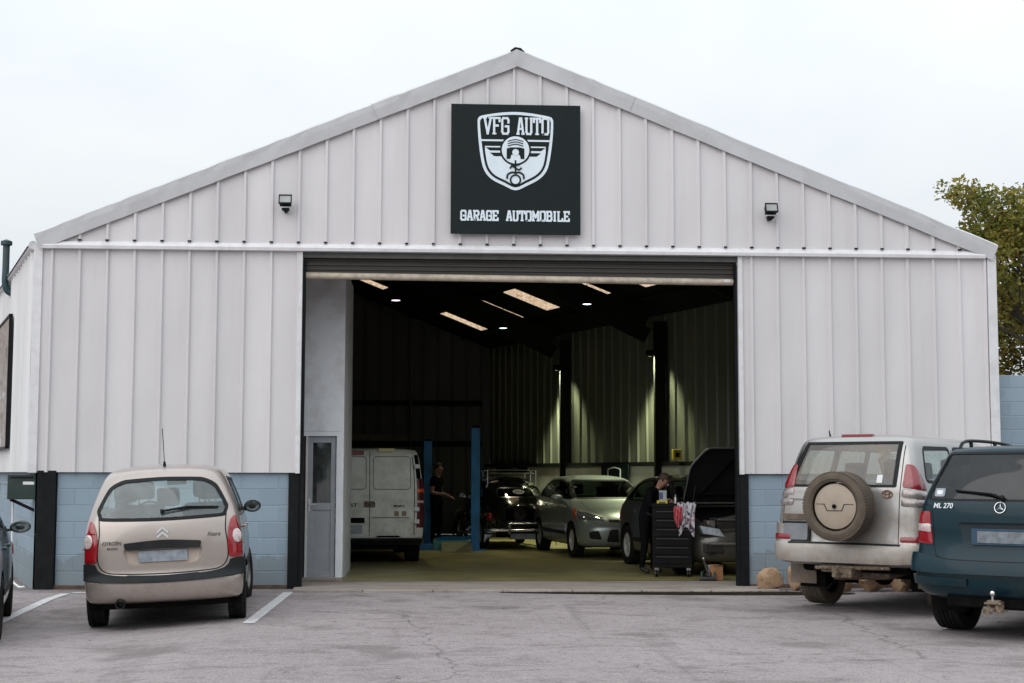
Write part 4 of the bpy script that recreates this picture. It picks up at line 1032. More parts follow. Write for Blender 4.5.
# ------------------------------------------------------------------ dark teal estate off-roader cut by the right edge
def make_teal_suv():
    c = thing('estate_car', 'dark teal off-roader with roof rails and tow ball, cut by the right edge', 'car', (4.135, -6.82, -.01), heading(42))
    P = paint('teal_paint', (.002, .021, .031), .3, 0, (.05, .045, .035), .1, (.3, .8), coat=.18, spec=.22)
    W = Wrap(1.3); rows = [(.22, .36, 4.35, .34, .78, 3.0, .28, .45),
            (.06, .42, 4.48, .42, .875, 3.1, .28, .5),
            (.0, .54, 4.55, .56, .912, 3.2, .27, .55),
            (.01, .68, 4.56, .70, .918, 3.2, .26, .55),
            (.06, .80, 4.50, .82, .912, 3.2, .25, .55),
            (.085, .90, 4.42, .92, .905, 3.3, .25, .55),
            (.09, 1.05, 4.1, 1.02, .895, 3.4, .24, .55),
            (.10, 1.18, 3.55, 1.12, .875, 3.4, .24, .5),
            (.125, 1.275, 3.25, 1.22, .855, 3.4, .25, .4),
            (.21, 1.45, 2.92, 1.42, .80, 3.4, .26, .35),
            (.32, 1.63, 2.62, 1.60, .735, 3.4, .26, .32),
            (.395, 1.745, 2.40, 1.72, .69, 3.3, .26, .3),
            (.45, 1.785, 2.25, 1.765, .62, 3.0, .26, .3),
            (.56, 1.805, 2.1, 1.785, .48, 2.6, .3, .3),
            (.9, 1.82, 1.8, 1.80, .22, 2.3, .2, .2),
            (1.2, 1.822, 1.5, 1.81, .05, 2, .1, .1)]
    rows = [(r[0], r[1] + .04 * min(1, max(0, (r[1] - .6) / .6)), r[2], r[3] + .04 * min(1, max(0, (r[3] - .6) / .6))) + tuple(r[4:]) for r in rows]
    car = Car(c, *ringbody(rows, bar=.025))
    win = rpoly([(-.76, 1.32, .06), (.76, 1.32, .06), (.635, 1.775, .06), (-.635, 1.775, .06)], .06); car.cut(win, 0)
    gl = car.panel('rear_window', win, 0, CM['glass_tint'], off=-.004, skirt=0); car.ribbon('window_seal', win, 0, .02, CM['rubber'], off=.002, closed=True, sm=False, parent=gl)
    car.panel('window_sticker', rect(-.69, -.575, 1.35, 1.43, .015), 0, CM['plate_blur'], off=.003, skirt=.001, parent=gl)
    car.panel('window_sticker', rect(-.665, -.60, 1.37, 1.41, .01), 0, CM['white'], off=.005, skirt=.001, parent=gl, h=.02)
    wiper(car, [(.02, 1.335, .03), (-.10, 1.37, .035), (-.46, 1.405, .02)], 0)
    for side in (1, -1):
        az = 90 * side
        f1 = lambda pts: (rpoly([(side * a, b) for a, b in pts], .06) if side == 1 else rpoly([(side * a, b) for a, b in pts], .06)[::-1])
        for pts in ([(.55, 1.31), (1.22, 1.29), (1.26, 1.68), (.80, 1.68)], [(1.32, 1.29), (2.05, 1.27), (2.02, 1.68), (1.36, 1.68)], [(2.13, 1.27), (2.95, 1.25), (2.52, 1.66), (2.10, 1.68)]):
            w = f1(pts); car.cut(w, az); q = car.panel('side_window', w, az, CM['glass_tint'], off=-.006, skirt=0); car.ribbon('window_seal', w, az, .03, CM['rubber'], off=.002, closed=True, sm=False, parent=q)
        for pts in ([(side * 1.27, .5), (side * 1.29, 1.72)], [(side * 2.09, .5), (side * 2.09, 1.72)], [(side * 3.05, .5), (side * 3.1, 1.25)]): car.ribbon('door_seam', pts, az, .008, CM['rubber'], off=.001)
        for yy in (1.42, 2.22): car.panel('door_handle', rect(side * yy - .09, side * yy + .09, 1.08, 1.12, .015), az, P, off=.03, skirt=.03)
        car.ribbon('side_moulding', [(side * .35, .72), (side * 3.3, .70)], az, .10, CM['plastic'], off=.014, skirt=.016)
        arch(car, .93, .365, side, half=.90, wdt=.36); arch(car, 3.75, .365, side, half=.90, wdt=.36)
        for yy in (.93, 3.75): wheel(c, side * .785, yy, .365, .275, side, 'tyre', 'spokes')
        mirror(car, side, 2.9, 1.30, .85, P, out=.14, hgt=.17, size=.22)
        def tl(nm, pts, m, parent=None, off=.008, dm=.008): return car.panel(nm, car.wp(W, pts, side, .012), W, m, off=off, skirt=.02, h=.018, dome=dm, parent=parent)
        l = tl('tail_light', [('x', .685, .885), ('y', .34, .90), ('y', .36, 1.20), ('x', .715, 1.205)], CM['red']); tl('reversing_lens', [('x', .70, 1.005), ('y', .34, 1.015), ('y', .35, 1.09), ('x', .705, 1.085)], CM['clear'], l, .014)
        tl('bumper_pad', [('x', .30, .505), ('y', .55, .52), ('y', .55, .595), ('x', .30, .575)], P, None, .03, 0)
        hl = [(-side * .50, .80), (-side * .82, .80), (-side * .84, .95), (-side * .55, .96)]; hl = hl if side == -1 else hl[::-1]; car.panel('headlight', rpoly(hl, .03), 180, CM['lamp'], off=.01)
        g = MB(); pts = catmull([(side * .585, .60, 1.82), (side * .60, .72, 1.885), (side * .615, 1.0, 1.91), (side * .615, 1.7, 1.90), (side * .60, 2.25, 1.85), (side * .585, 2.4, 1.79)], 5); g.tube(pts, .017, 8)
        for yy in (.95, 1.6): g.tube([(side * .60, yy, 1.79), (side * .61, yy, 1.90)], .02, 8)
        g.build('roof_rail', CM['rubber'], c, 40)
    ws = rpoly([(-.70, 1.28), (.70, 1.28), (.58, 1.68), (-.58, 1.68)], .08); car.cut(ws, 180); car.panel('windscreen', ws, 180, CM['glass'], off=-.006, skirt=0)
    car.panel('grille', rect(-.38, .38, .74, .94, .03), 180, CM['plastic'], off=.015)
    car.ribbon('tailgate_seam', [(-.80, 1.29), (-.70, 1.22), (-.675, 1.0), (-.665, .86), (-.60, .765), (-.3, .745), (.3, .745), (.60, .765), (.665, .86), (.675, 1.0), (.70, 1.22), (.80, 1.29)], 0, .010, CM['rubber'], off=.001)
    car.ribbon('bumper_edge', [(-.90, .805), (-.66, .775), (-.5, .715), (0, .705), (.5, .715), (.66, .775), (.90, .805)], 0, .014, CM['rubber'], off=.003)
    L = lambda q, sd: [(W.to2(car.hit(Frame(0), p[1] * sd, p[2])[0] if p[0] == 'x' else car.hit(Frame(90 * sd), sd * p[1], p[2])[0])[0], p[2]) for p in q]
    up = [('y', .60, .80), ('y', .25, .80), ('x', .66, .77), ('x', .5, .715)]; lo = [('y', .60, .64), ('y', .3, .63), ('x', .6, .615)]
    car.panel('rear_bumper', rpoly(L(up, -1) + L(up, 1)[::-1] + L(lo, 1) + L(lo, -1)[::-1], .03), W, P, off=.055, skirt=.06)
    # plate bay with grip bar
    car.panel('plate_grip', rpoly([(-.42, 1.105), (.42, 1.105), (.40, 1.145), (-.40, 1.145)], .015), 0, P, off=.045, skirt=.05)
    rec = rpoly([(-.40, 1.105), (.40, 1.105), (.36, .865), (-.36, .865)], .03)
    car.panel('plate_bay', rec, 0, pbr('teal_shade', (.007, .020, .026), .5, .2, var=.05), off=.002, skirt=.002)
    MB().box(-.275, .275, .062, .074, .895, 1.05, .004).build('plate_frame', pbr('plate_band_blue', (.02, .055, .10), .5), c)
    MB().box(-.215, .265, .054, .063, .915, 1.025, .003).build('number_plate', pbr('plate_pale_blur', (.17, .19, .21), .5, var=.35, vscale=14), c)
    text_on(car, 'ML 270', -.575, 1.262, .070, 0, CM['chrome'], off=.005, bold=.0015, shear=.12)
    T = place_on(car, 0, 1.25, 0, .006); g = MB()
    g.tube([T @ Vector((.052 * math.cos(t), .052 * math.sin(t), .006)) for t in np.linspace(0, 2 * math.pi, 25)[:-1]], .005, 6, closed=True)
    for k in range(3):
        a = R(90 + 120 * k); e = Vector((.05 * math.cos(a), .05 * math.sin(a), .006)); pn = Vector((-math.sin(a), math.cos(a), 0)) * .010
        g.add([T @ (pn + Vector((0, 0, .006))), T @ (-pn + Vector((0, 0, .006))), T @ e, T @ Vector((0, 0, .016))], [(0, 3, 2), (1, 2, 3), (0, 2, 1)])
    g.build('star_emblem', CM['chrome'], c)
    underside(c, .3, 4.2, .66, .27, .3, .75)
    MB().box(-.55, .55, .10, .3, .30, .42, .02).build('tow_bar', CM['under'], c)
    g = MB(); g.box(-.09, .03, -.08, .0, .31, .39, .012); g.box(-.12, -.05, -.09, -.05, .26, .33, .008); g.box(.0, .07, -.09, -.05, .27, .35, .01); g.tube([(-.03, -.1, .30), (-.03, -.02, .30)], .022, 10); g.tube([(-.10, -.095, .36), (.06, -.095, .36)], .012, 8); g.bar((-.02, .1, .34), (-.02, -.08, .34), .07, .06)
    g.build('tow_coupling', CM['rust'], c, 30)
    g = MB(); g.tube([(-.03, -.07, .38), (-.03, -.07, .43)], .014, 8); g.ball((-.03, -.07, .455), .028); g.build('tow_ball', CM['chrome'], c, 40)
    g = MB(); g.tube([(-.7, .93, .365), (.7, .93, .365)], .05, 10); g.build('rear_axle', CM['under'], c)
    for x in (-.38, .38): seat(c, x, 2.1, .85, .52, .55)
    for x in (-.42, .42): seat(c, x, 1.15, .85, .50, .50)
    car.finish(P)
make_teal_suv()
# ------------------------------------------------------------------ a general hatchback for the other cars
HATCH = [(.20, .22, 4.00, .20, .76, 3.0, .28, .5), (.06, .26, 4.15, .25, .84, 3.0, .28, .55), (.01, .38, 4.22, .40, .868, 3.1, .28, .6),
         (.02, .55, 4.22, .56, .872, 3.1, .28, .65), (.06, .72, 4.10, .70, .868, 3.1, .28, .7), (.10, .86, 3.85, .82, .862, 3.1, .28, .6),
         (.16, .97, 3.45, .92, .845, 3.0, .30, .55), (.22, 1.04, 3.10, 1.02, .82, 3.0, .30, .5), (.36, 1.18, 2.80, 1.17, .765, 2.9, .32, .45),
         (.54, 1.31, 2.45, 1.32, .69, 2.8, .34, .40), (.68, 1.385, 2.18, 1.395, .63, 2.7, .36, .38), (.80, 1.42, 2.02, 1.43, .56, 2.5, .36, .35),
         (1.0, 1.452, 1.85, 1.455, .42, 2.3, .3, .3), (1.25, 1.468, 1.7, 1.468, .22, 2.2, .2, .2), (1.4, 1.472, 1.55, 1.472, .04, 2, .05, .05)]
def hatchback(c, P, sc=(1, 1), glass='glass_int', wr=.315, wb=(.72, 3.33), style='spokes', open_hood=False, detail=True, tyre='tyre', floor=.45, rimc='rim_bright'):
    sy, sz = sc
    rows = [(a * sy, b * sz, d * sy, e * sz, w, n, cr, cf) for a, b, d, e, w, n, cr, cf in HATCH]
    car = Car(c, *ringbody(rows, NC=14, NS=44, step=.045)); W = Wrap(1.2); WF = Wrap(3.0 * sy, -1)
    z = lambda v: v * sz
    win = rpoly([(-.64, z(1.06)), (.64, z(1.06)), (.54, z(1.34)), (-.54, z(1.34))], .07); car.cut(win, 0); car.panel('rear_window', win, 0, CM[glass], off=-.005, skirt=0, h=.05)
    ws = rpoly([(-.67, z(1.05)), (.67, z(1.05)), (.56, z(1.37)), (-.56, z(1.37))], .07); car.cut(ws, 180); q = car.panel('windscreen', ws, 180, CM[glass], off=-.005, skirt=0, h=.05); car.ribbon('window_seal', ws, 180, .03, CM['rubber'], off=.002, closed=True, sm=False, parent=q)
    for side in (1, -1):
        az = 90 * side
        sw = rpoly([(side * .62 * sy, z(1.07)), (side * 2.92 * sy, z(1.035)), (side * 2.30 * sy, z(1.33)), (side * 1.85 * sy, z(1.375)), (side * 1.15 * sy, z(1.36)), (side * .85 * sy, z(1.29))], .06); sw = sw if side == 1 else sw[::-1]
        car.cut(sw, az); q = car.panel('side_window', sw, az, CM[glass], off=-.006, skirt=0, h=.05); car.ribbon('window_seal', sw, az, .026, CM['rubber'], off=.002, closed=True, sm=False, parent=q)
        car.ribbon('window_pillar', [(side * 1.72 * sy, z(1.05)), (side * 1.66 * sy, z(1.37))], az, .06, CM['plastic'], off=.0, parent=q)
        for pts in ([(side * 1.0 * sy, .32), (side * .98 * sy, z(.8)), (side * .9 * sy, z(1.05))], [(side * 1.72 * sy, .28), (side * 1.72 * sy, z(1.05))], [(side * 2.85 * sy, .30), (side * 2.88 * sy, z(.8)), (side * 2.8 * sy, z(1.03))]): car.ribbon('door_seam', pts, az, .009, CM['rubber'], off=.001)
        car.ribbon('side_moulding', [(side * .98 * sy, .45), (side * 2.9 * sy, .44)], az, .07, CM['plastic'], off=.012, skirt=.014)
        for yy in (1.12 * sy, 1.9 * sy): car.panel('door_handle', rect(side * yy - .08, side * yy + .08, z(.86), z(.895), .012), az, P, off=.028, skirt=.028)
        for yy in wb: arch(car, yy, wr, side, half=.855, wdt=.3); wheel(c, side * .765, yy, wr, .2, side, tyre, style, rimc)
        mirror(car, side, 2.62 * sy, z(1.05), .83, P, out=.13, hgt=.14, size=.22)
        lt = car.wp(W, [('x', .60, z(.72)), ('y', .34, z(.72)), ('y', .42, z(.98)), ('x', .66, z(.96))], side); car.panel('tail_light', lt, W, CM['red'], off=.008, skirt=.02, h=.03)
        if not open_hood:
            hl = car.wp(WF, [('x', .42, z(.665)), ('x', .70, z(.68)), ('y', 3.62 * sy, z(.70)), ('y', 3.42 * sy, z(.86)), ('x', .66, z(.80)), ('x', .44, z(.725))], side, .02)[::-1]
            l = car.panel('headlight', hl, WF, CM['lamp'], off=.008, skirt=.02, h=.025, dome=.008)
            am = car.wp(WF, [('y', 3.70 * sy, z(.705)), ('y', 3.60 * sy, z(.70)), ('y', 3.40 * sy, z(.865)), ('y', 3.50 * sy, z(.85))], side, .01)[::-1]; car.panel('indicator_lens', am, WF, CM['amber'], off=.02, skirt=.02, h=.02, parent=l)
            fg = rpoly([(side * .50, z(.34)), (side * .70, z(.36)), (side * .72, z(.48)), (side * .56, z(.50))], .03); fg = [(-a, b) for a, b in fg]; car.panel('fog_recess', fg if side == -1 else fg[::-1], 180, CM['plastic'], off=.004)
    if not open_hood:
        car.panel('grille', rpoly([(-.42, z(.30)), (.42, z(.30)), (.36, z(.52)), (-.36, z(.52))], .05), 180, CM['plastic'], off=.004)
        car.ribbon('upper_grille', [(-.36, z(.665)), (0, z(.655)), (.36, z(.665))], 180, .05, CM['chrome'], off=.008)
        car.ribbon('bumper_line', [(-.55, z(.60)), (0, z(.585)), (.55, z(.60))], 180, .05, P, off=.02, skirt=.022)
        g = MB()
        for dz in (0, .045): g.prism([(-.055, z(.66) + dz), (0, z(.70) + dz), (.055, z(.66) + dz), (.055, z(.635) + dz), (0, z(.675) + dz), (-.055, z(.635) + dz)], 0, .012)
        o = g.build('chevron_badge', CM['chrome'], c) if detail == 'chevron' else None
        if o: o.location = (0, car.hit(Frame(180), 0, z(.68))[0].y, -.02)
        hl_ = [(-.60, 3.10 * sy), (-.66, 3.45 * sy), (-.60, 3.75 * sy)]
        car.ribbon('bonnet_seam', [(-.62, 3.12 * sy), (-.60, 3.60 * sy), (-.50, 3.92 * sy)], 'top', .008, CM['rubber'], off=.001); car.ribbon('bonnet_seam', [(.62, 3.12 * sy), (.60, 3.60 * sy), (.50, 3.92 * sy)], 'top', .008, CM['rubber'], off=.001)
    underside(c, .25, 3.9 * sy, .68, .2, .2, floor)
    for x in (-.36, .36): seat(c, x, 1.95 * sy, z(.58), .5, .5)
    for x in (-.42, .42): seat(c, x, 1.05 * sy, z(.58), .46, .44)
    MB().box(-.70, .70, 2.75 * sy, 3.0 * sy, z(.72), z(.98), .05).build('dashboard', CM['cabin'], c)
    return car

P = paint('sage_silver_paint', (.33, .37, .345), .3, .45, da=.08, coat=.6)
c = thing('hatchback', 'silver green hatchback facing out of the workshop, orange indicator beside its headlight', 'car', (1.80, 10.65, .012), heading(171))
hatchback(c, P, sc=(1, 1.035), detail='chevron').finish(P)

# dark hatchback with its bonnet open
P = paint('dark_bronze_paint', (.085, .083, .072), .3, .3, da=.1, coat=.6)
c = thing('hatchback', 'dark grey car with its bonnet raised, half hidden by the right doorway edge', 'car', (2.95, 5.95, .012), heading(170.5))
car = hatchback(c, P, sc=(1.0, 1.04), open_hood=True, wr=.33)
hood = rpoly([(-.70, 3.18), (.70, 3.18), (.66, 3.80), (.45, 4.10), (-.45, 4.10), (-.66, 3.80)], .08)
car.cut(hood, 'top')
hd = car.panel('bonnet', hood, 'top', pbr('bonnet_inner', (.008, .008, .009), .5), off=.0, skirt=.02, h=.06)
piv = Vector((0, 3.18, 1.03)); hd.matrix_basis = Matrix.Translation(piv) @ Matrix.Translation((0, 0, .06)) @ Matrix.Rotation(R(80), 4, 'X') @ Matrix.Translation(-piv)
e3 = [hd.matrix_basis @ car.hit(Frame('top'), a, b, .01)[0] for a, b in hood]
g = MB(); g.tube(e3, .012, 6, closed=True); g.build('bonnet_edge_highlight', CM['rim'], hd.parent)  # bright tube stands in for the highlight along the bonnet rim
g = MB()
for a, b in (((-.5, 3.3), (.0, 3.95)), ((.5, 3.3), (.0, 3.95)), ((-.55, 3.35), (.55, 3.35))): g.tube([hd.matrix_basis @ car.hit(Frame('top'), *q, -.03)[0] for q in (a, b)], .03, 6)
g.build('bonnet_ribs', CM['under'], c)
g = MB(); g.box(-.60, .60, 3.2, 4.0, .40, .50); g.box(-.25, .35, 3.35, 3.75, .5, .82, .03); g.tube([(-.3, 3.4, .8), (0, 3.6, .88), (.35, 3.5, .8)], .04, 8); g.box(-.55, -.30, 3.3, 3.6, .6, .85, .02); g.tube([(.62, 3.3, .85), (.60, 3.5, 1.35)], .01, 6)
g.build('engine', CM['hub'], c, 30)
MB().box(-.22, .32, 3.36, 3.74, .825, .86, .012).build('engine_cover', CM['rim'], c); MB().box(-.66, -.40, 3.35, 3.62, .60, .90, .015).build('battery', CM['plastic'], c)
g = MB(); g.box(.42, .56, 3.7, 3.9, .72, .84, .03); g.build('coolant_tank', CM['lens_dull'], c)
MB().box(-.72, .72, 4.02, 4.16, .62, .70, .02).build('front_crossmember', CM['hub'], c)
for s_ in (1, -1):
    g = MB(); g.prism([(0, 0), (.34, .05), (.40, .17), (.10, .12)], -.10, .02, 'y'); o = g.build('headlight', pbr('lamp_housing', (.50, .55, .60), .25, .2, var=.3, vscale=20, coat=.5), c); o.location = (s_ * .38, 4.17, .60); o.scale = (s_, 1, 1)
    MB().box(s_ * .55 - .16, s_ * .55 + .16, 4.12, 4.20, .36, .50, .02).build('bumper_bracket', CM['hub'], c)
g = MB(); g.tube([(-.62, 4.20, .50), (0, 4.24, .49), (.62, 4.20, .50)], .025, 8); g.build('bumper_beam', CM['rim'], c, 40)
car.finish(P)

# near black car cut by the left edge of the yard
P = paint('blue_black_paint', (.014, .028, .034), .25, .4, da=.08, coat=.7)
c = thing('parked_car', 'dark blue green car cut by the left edge, wing mirror and wheels in view', 'car', (-6.09, -6.50, -.09), heading(-12.9))
car = hatchback(c, P, sc=(.95, 1.0), wb=(.75, 3.24), detail=True); car.finish(P)

# ------------------------------------------------------------------ white panel van
def make_van():
    c = thing('panel_van', 'dirty white panel van, rear doors towards the yard, beside the white partition', 'van', (-2.19, 4.95, .012), heading(-5))
    P = paint('van_white_dirty', (.74, .76, .68), .45, 0, (.34, .31, .22), .4, (.3, 3.0), coat=.3)
    rows = [(.16, .36, 4.55, .30, .86, 4.5, .12, .4), (.10, .44, 4.72, .40, .925, 5, .12, .5), (.08, .60, 4.76, .58, .945, 5, .12, .5), (.07, .85, 4.65, .80, .95, 5, .12, .5),
            (.07, 1.05, 4.35, .95, .945, 5, .12, .5), (.08, 1.25, 3.9, 1.12, .935, 5, .12, .4), (.10, 1.5, 3.5, 1.40, .91, 5, .12, .35), (.13, 1.75, 3.15, 1.7, .87, 5, .13, .3), (.16, 1.89, 2.9, 1.86, .83, 5, .14, .3),
            (.20, 1.945, 2.75, 1.92, .78, 4, .16, .3), (.3, 1.965, 2.6, 1.95, .6, 3, .2, .3), (.6, 1.975, 2.3, 1.965, .3, 2.5, .1, .1), (1.0, 1.98, 1.8, 1.97, .05, 2, .05, .05)]
    car = Car(c, *ringbody(rows, NC=14, NS=40, step=.05, bar=.01)); W = Wrap(1.0)
    for a, b in ((-.68, -.06), (.06, .70)): car.ribbon('pressed_panel', rect(a, b, 1.27, 1.83, .07), 0, .016, pbr('van_crease', (.22, .225, .20), .5), off=.001, closed=True, sm=False)
    car.ribbon('door_seam', [(0, .46), (0, 1.93)], 0, .012, CM['rubber'], off=.001, sm=False)
    for s_ in (1, -1):
        car.ribbon('door_seam', [(s_ * .765, .46), (s_ * .765, 1.4), (s_ * .72, 1.90)], 0, .014, CM['rubber'], off=.001)
        lt = car.wp(W, [('x', .80, .62), ('y', .20, .62), ('y', .22, 1.45), ('x', .80, 1.45)], s_, .01); l = car.panel('tail_light', lt, W, CM['lens_dark'], off=.01, skirt=.02, h=.03)
        for z0, z1, m_ in ((1.22, 1.28, 'amber'), (1.04, 1.08, 'clear')): p_ = car.wp(W, [('x', .81, z0), ('y', .20, z0), ('y', .20, z1), ('x', .81, z1)], s_, .01); car.panel('lens_band', p_, W, CM[m_], off=.016, skirt=.01, h=.02, parent=l)
        dk = car.wp(W, [('x', .80, 1.45), ('y', .20, 1.45), ('y', .26, 1.86), ('x', .755, 1.86)], s_, .01); car.panel('corner_trim', dk, W, CM['under'], off=.004, skirt=.01, h=.03)
        for zz in (1.66, .93, .72): MB().box(s_ * .80 - .04, s_ * .80 + .05, .02, .10, zz - .03, zz + .04, .008).build('hinge', CM['white'], c)
        for yy in (1.0, 4.1): arch(car, yy, .33, s_, half=.93, wdt=.34); wheel(c, s_ * .80, yy, .33, .23, s_)
        mirror(car, s_, 3.45, 1.35, .92, 'plastic', out=.16, hgt=.28, size=.2)
    car.panel('rear_bumper', rpoly([(-.90, .29), (.90, .29), (.90, .445), (-.90, .445)], .03), 0, CM['plastic'], off=.06, skirt=.08, h=.05)
    car.ribbon('door_crease', [(.04, .79), (.68, .79)], 0, .02, pbr('van_crease2', (.24, .24, .21), .5), off=.002, sm=False)
    car.panel('door_handle', rpoly([(-.10, .965), (.10, .965), (.09, 1.07), (-.09, 1.07)], .03), 0, CM['rust'], off=.02)
    car.panel('plate_grip', rect(-.58, -.08, .70, .79, .02), 0, CM['under'], off=.015); car.panel('number_plate', rect(-.58, -.12, .52, .67, .01), 0, pbr('van_plate', (.34, .36, .40), .5, var=.12), off=.01)
    text_on(car, 'RENAULT', -.40, 1.0, .085, 0, CM['under'], bold=.003); text_on(car, 'VIVARO', .50, .985, .055, 0, CM['under'], bold=.002)
    for x in (.42, .55): car.panel('inspection_sticker', rect(x, x + .08, .82, .90, .01), 0, pbr('sticker_tan', (.25, .2, .13), .6), off=.003, skirt=.001)
    MB().box(-.36, -.10, .10, .20, 1.86, 1.93, .01).build('brake_light', CM['darkred'], c); MB().box(.14, .42, .09, .22, 1.91, 1.97, .012).build('roof_lamp', pbr('cream_lens', (.62, .58, .30), .4), c); MB().box(-.55, -.45, .10, .2, 1.88, 1.94, .01).build('marker_lamp', CM['white'], c)
    car.panel('kick_plate', rpoly([(.10, .455), (.55, .455), (.50, .485), (.15, .485)], .01), 0, CM['under'], off=.004)
    ws = rpoly([(-.75, 1.15), (.75, 1.15), (.70, 1.75), (-.70, 1.75)], .08); car.panel('windscreen', ws, 180, CM['glass_tint'], off=.004)
    underside(c, .3, 4.4, .74, .28, .3, .6); MB().box(-.5, .5, .2, .8, .24, .36, .02).build('spare_cradle', CM['under'], c)
    car.finish(P)
make_van()

# ------------------------------------------------------------------ black vintage car, tail towards the yard, engine lid up
def make_vintage():
    c = thing('vintage_car', 'black rounded vintage car with a chrome roof rack, engine lid open', 'car', (.74, 9.85, .012), heading(-9))
    P = paint('black_paint', (.006, .010, .008), .12, .2, da=.03, coat=1)
    rows = [(.50, .28, 3.4, .28, .52, 2.6, .5, .5), (.22, .36, 3.75, .36, .60, 2.4, .6, .5), (.08, .50, 3.92, .50, .63, 2.3, .7, .6), (.10, .68, 3.86, .66, .66, 2.3, .8, .8), (.22, .86, 3.55, .80, .70, 2.3, .85, 1.0),
            (.42, 1.0, 3.0, .93, .72, 2.4, .85, .9), (.60, 1.12, 2.62, 1.06, .70, 2.5, .8, .5), (.85, 1.27, 2.45, 1.24, .64, 2.5, .7, .4), (1.10, 1.38, 2.30, 1.38, .55, 2.4, .6, .4), (1.35, 1.45, 2.12, 1.44, .42, 2.3, .5, .4), (1.55, 1.485, 1.95, 1.48, .24, 2.2, .3, .3), (1.7, 1.495, 1.8, 1.49, .04, 2, .05, .05)]
    car = Car(c, *ringbody(rows, NC=16, NS=30, step=.045, bar=.12)); W = Wrap(1.6)
    win = rpoly([(-.42, 1.06), (.42, 1.06), (.36, 1.25), (-.36, 1.25)], .09); car.cut(win, 0); q = car.panel('rear_window', win, 0, CM['glass_int'], off=-.004, skirt=0, h=.04); car.ribbon('window_seal', win, 0, .02, CM['chrome'], off=.003, closed=True, sm=False, parent=q)
    T = place_on(car, .06, 1.165, 0, .006); g = MB(); g.lathe([(.10, 0), (.10, .003), (.075, .003), (.075, 0)], 24, T @ Matrix.Diagonal((1.2, .8, 1, 1))); g.tube([T @ Vector((.05 * math.sin(t * 1.0) * 1, .045 * math.sin(2 * t), .003)) for t in np.linspace(0, 2 * math.pi, 20)[:-1]], .010, 5, closed=True); g.build('window_sticker', CM['white'], c)
    for s_ in (1, -1):
        sw = rpoly([(s_ * 1.0, 1.10), (s_ * 2.42, 1.06), (s_ * 2.25, 1.32), (s_ * 1.5, 1.35)], .08); sw = sw if s_ == 1 else sw[::-1]; car.cut(sw, 90 * s_); q = car.panel('side_window', sw, 90 * s_, CM['glass_int'], off=-.005, skirt=0, h=.05); car.ribbon('window_seal', sw, 90 * s_, .018, CM['chrome'], off=.003, closed=True, sm=False, parent=q)
        car.ribbon('waist_trim', [(s_ * .6, .93), (s_ * 2.6, .90)], 90 * s_, .018, CM['chrome'], off=.004)
        # wings
        for yc, L in ((.80, 1.0), (3.22, 1.05)):
            g = MB(); rowsw = []
            for i in range(17):
                a = math.pi * (-.08 + 1.12 * i / 16); ry = L * .56; rz = .52
                y = yc - ry * math.cos(a) ; zz = .22 + rz * max(0, math.sin(a)) ** .8
                row = []
                for j in range(9):
                    b = j / 8 * math.pi / 2; row.append((s_ * (.50 + .27 * math.sin(b)), y + 0 * b, zz - (1 - math.cos(b)) * .16 + .05 * math.cos(b)))
                rowsw.append(row)
            g.sheet(rowsw); g.build('wing', P, c, 60)
            wheel(c, s_ * .66, yc, .325, .15, s_, 'tyre', 'dish', 'rim')
        g = MB(); g.box(s_ * .72 - .07, s_ * .72 + .07, 1.3, 2.7, .27, .31, .01); g.build('running_board', P, c)
        g = MB(); Tm = Matrix.Translation((s_ * .63, .27, .66)) @ Matrix.Rotation(R(72), 4, 'X'); g.lathe([(.075, 0), (.075, .03), (.05, .06), (.002, .07)], 20, Tm @ Matrix.Diagonal((.85, 1.15, 1, 1))); g.build('tail_light', CM['red'], c, 60)
        g = MB(); Tm = Matrix.Translation((s_ * .63, 3.74, .64)) @ Matrix.Rotation(R(-80), 4, 'X'); g.lathe([(.10, -.05), (.10, .02), (.08, .04), (.002, .06)], 20, Tm); g.build('headlight', CM['lamp'], c, 60)
        mirror(car, s_, 2.45, 1.08, .70, 'chrome', out=.12, hgt=.1, size=.14)
    car.cut(rpoly([(-.34, .50), (.34, .50), (.30, .92), (-.30, .92)], .08), 0)
    lid = car.panel('engine_lid', rpoly([(-.34, .50), (.34, .50), (.30, .92), (-.30, .92)], .08), 0, P, off=0, skirt=.015, h=.05)
    piv = Vector((0, .28, .93)); lid.matrix_basis = Matrix.Translation(piv) @ Matrix.Rotation(R(-58), 4, 'X') @ Matrix.Translation(-piv)
    g = MB(); g.box(-.34, .34, .35, .8, .35, .88, .05); g.build('engine_bay', CM['under'], c); g = MB(); g.tube([(-.25, .28, .55), (.25, .28, .55)], .05, 10); g.lathe([(.14, -.05), (.14, .05), (.02, .06), (.02, -.06)], 16, Matrix.Translation((0, .30, .72)) @ Matrix.Rotation(R(90), 4, 'X')); g.build('engine', CM['hub'], c, 40)
    for y0, nm in ((-.07, 'bumper'), (4.0, 'bumper')):
        sg = 1 if y0 < 0 else -1; g = MB()
        pts = catmull([(-.76, y0 + sg * .16, .40), (-.6, y0 + sg * .02, .40), (0, y0 - sg * .02, .40), (.6, y0 + sg * .02, .40), (.76, y0 + sg * .16, .40)], 5); g.tube(pts, .032, 8)
        for x in (-.30, .30): g.bar((x, y0 - sg * .03, .32), (x, y0 - sg * .03, .54), .04, .05)
        g.tube([(-.30, y0 - sg * .03, .54), (.30, y0 - sg * .03, .54)], .014, 8); g.build(nm, CM['chrome'], c, 50)
    g = MB(); g.tube([(-.25, -.02, .24), (-.25, .4, .28)], .022, 8); g.build('exhaust', CM['chrome'], c)
    MB().box(-.26, .26, -.03, -.01, .22, .33, .004).build('number_plate', CM['plate_blur'], c)
    g = MB()
    for z in (1.555, 1.62): g.tube(rect_loop(-.52, .52, 1.0, 2.15, z), .011, 6, closed=True)
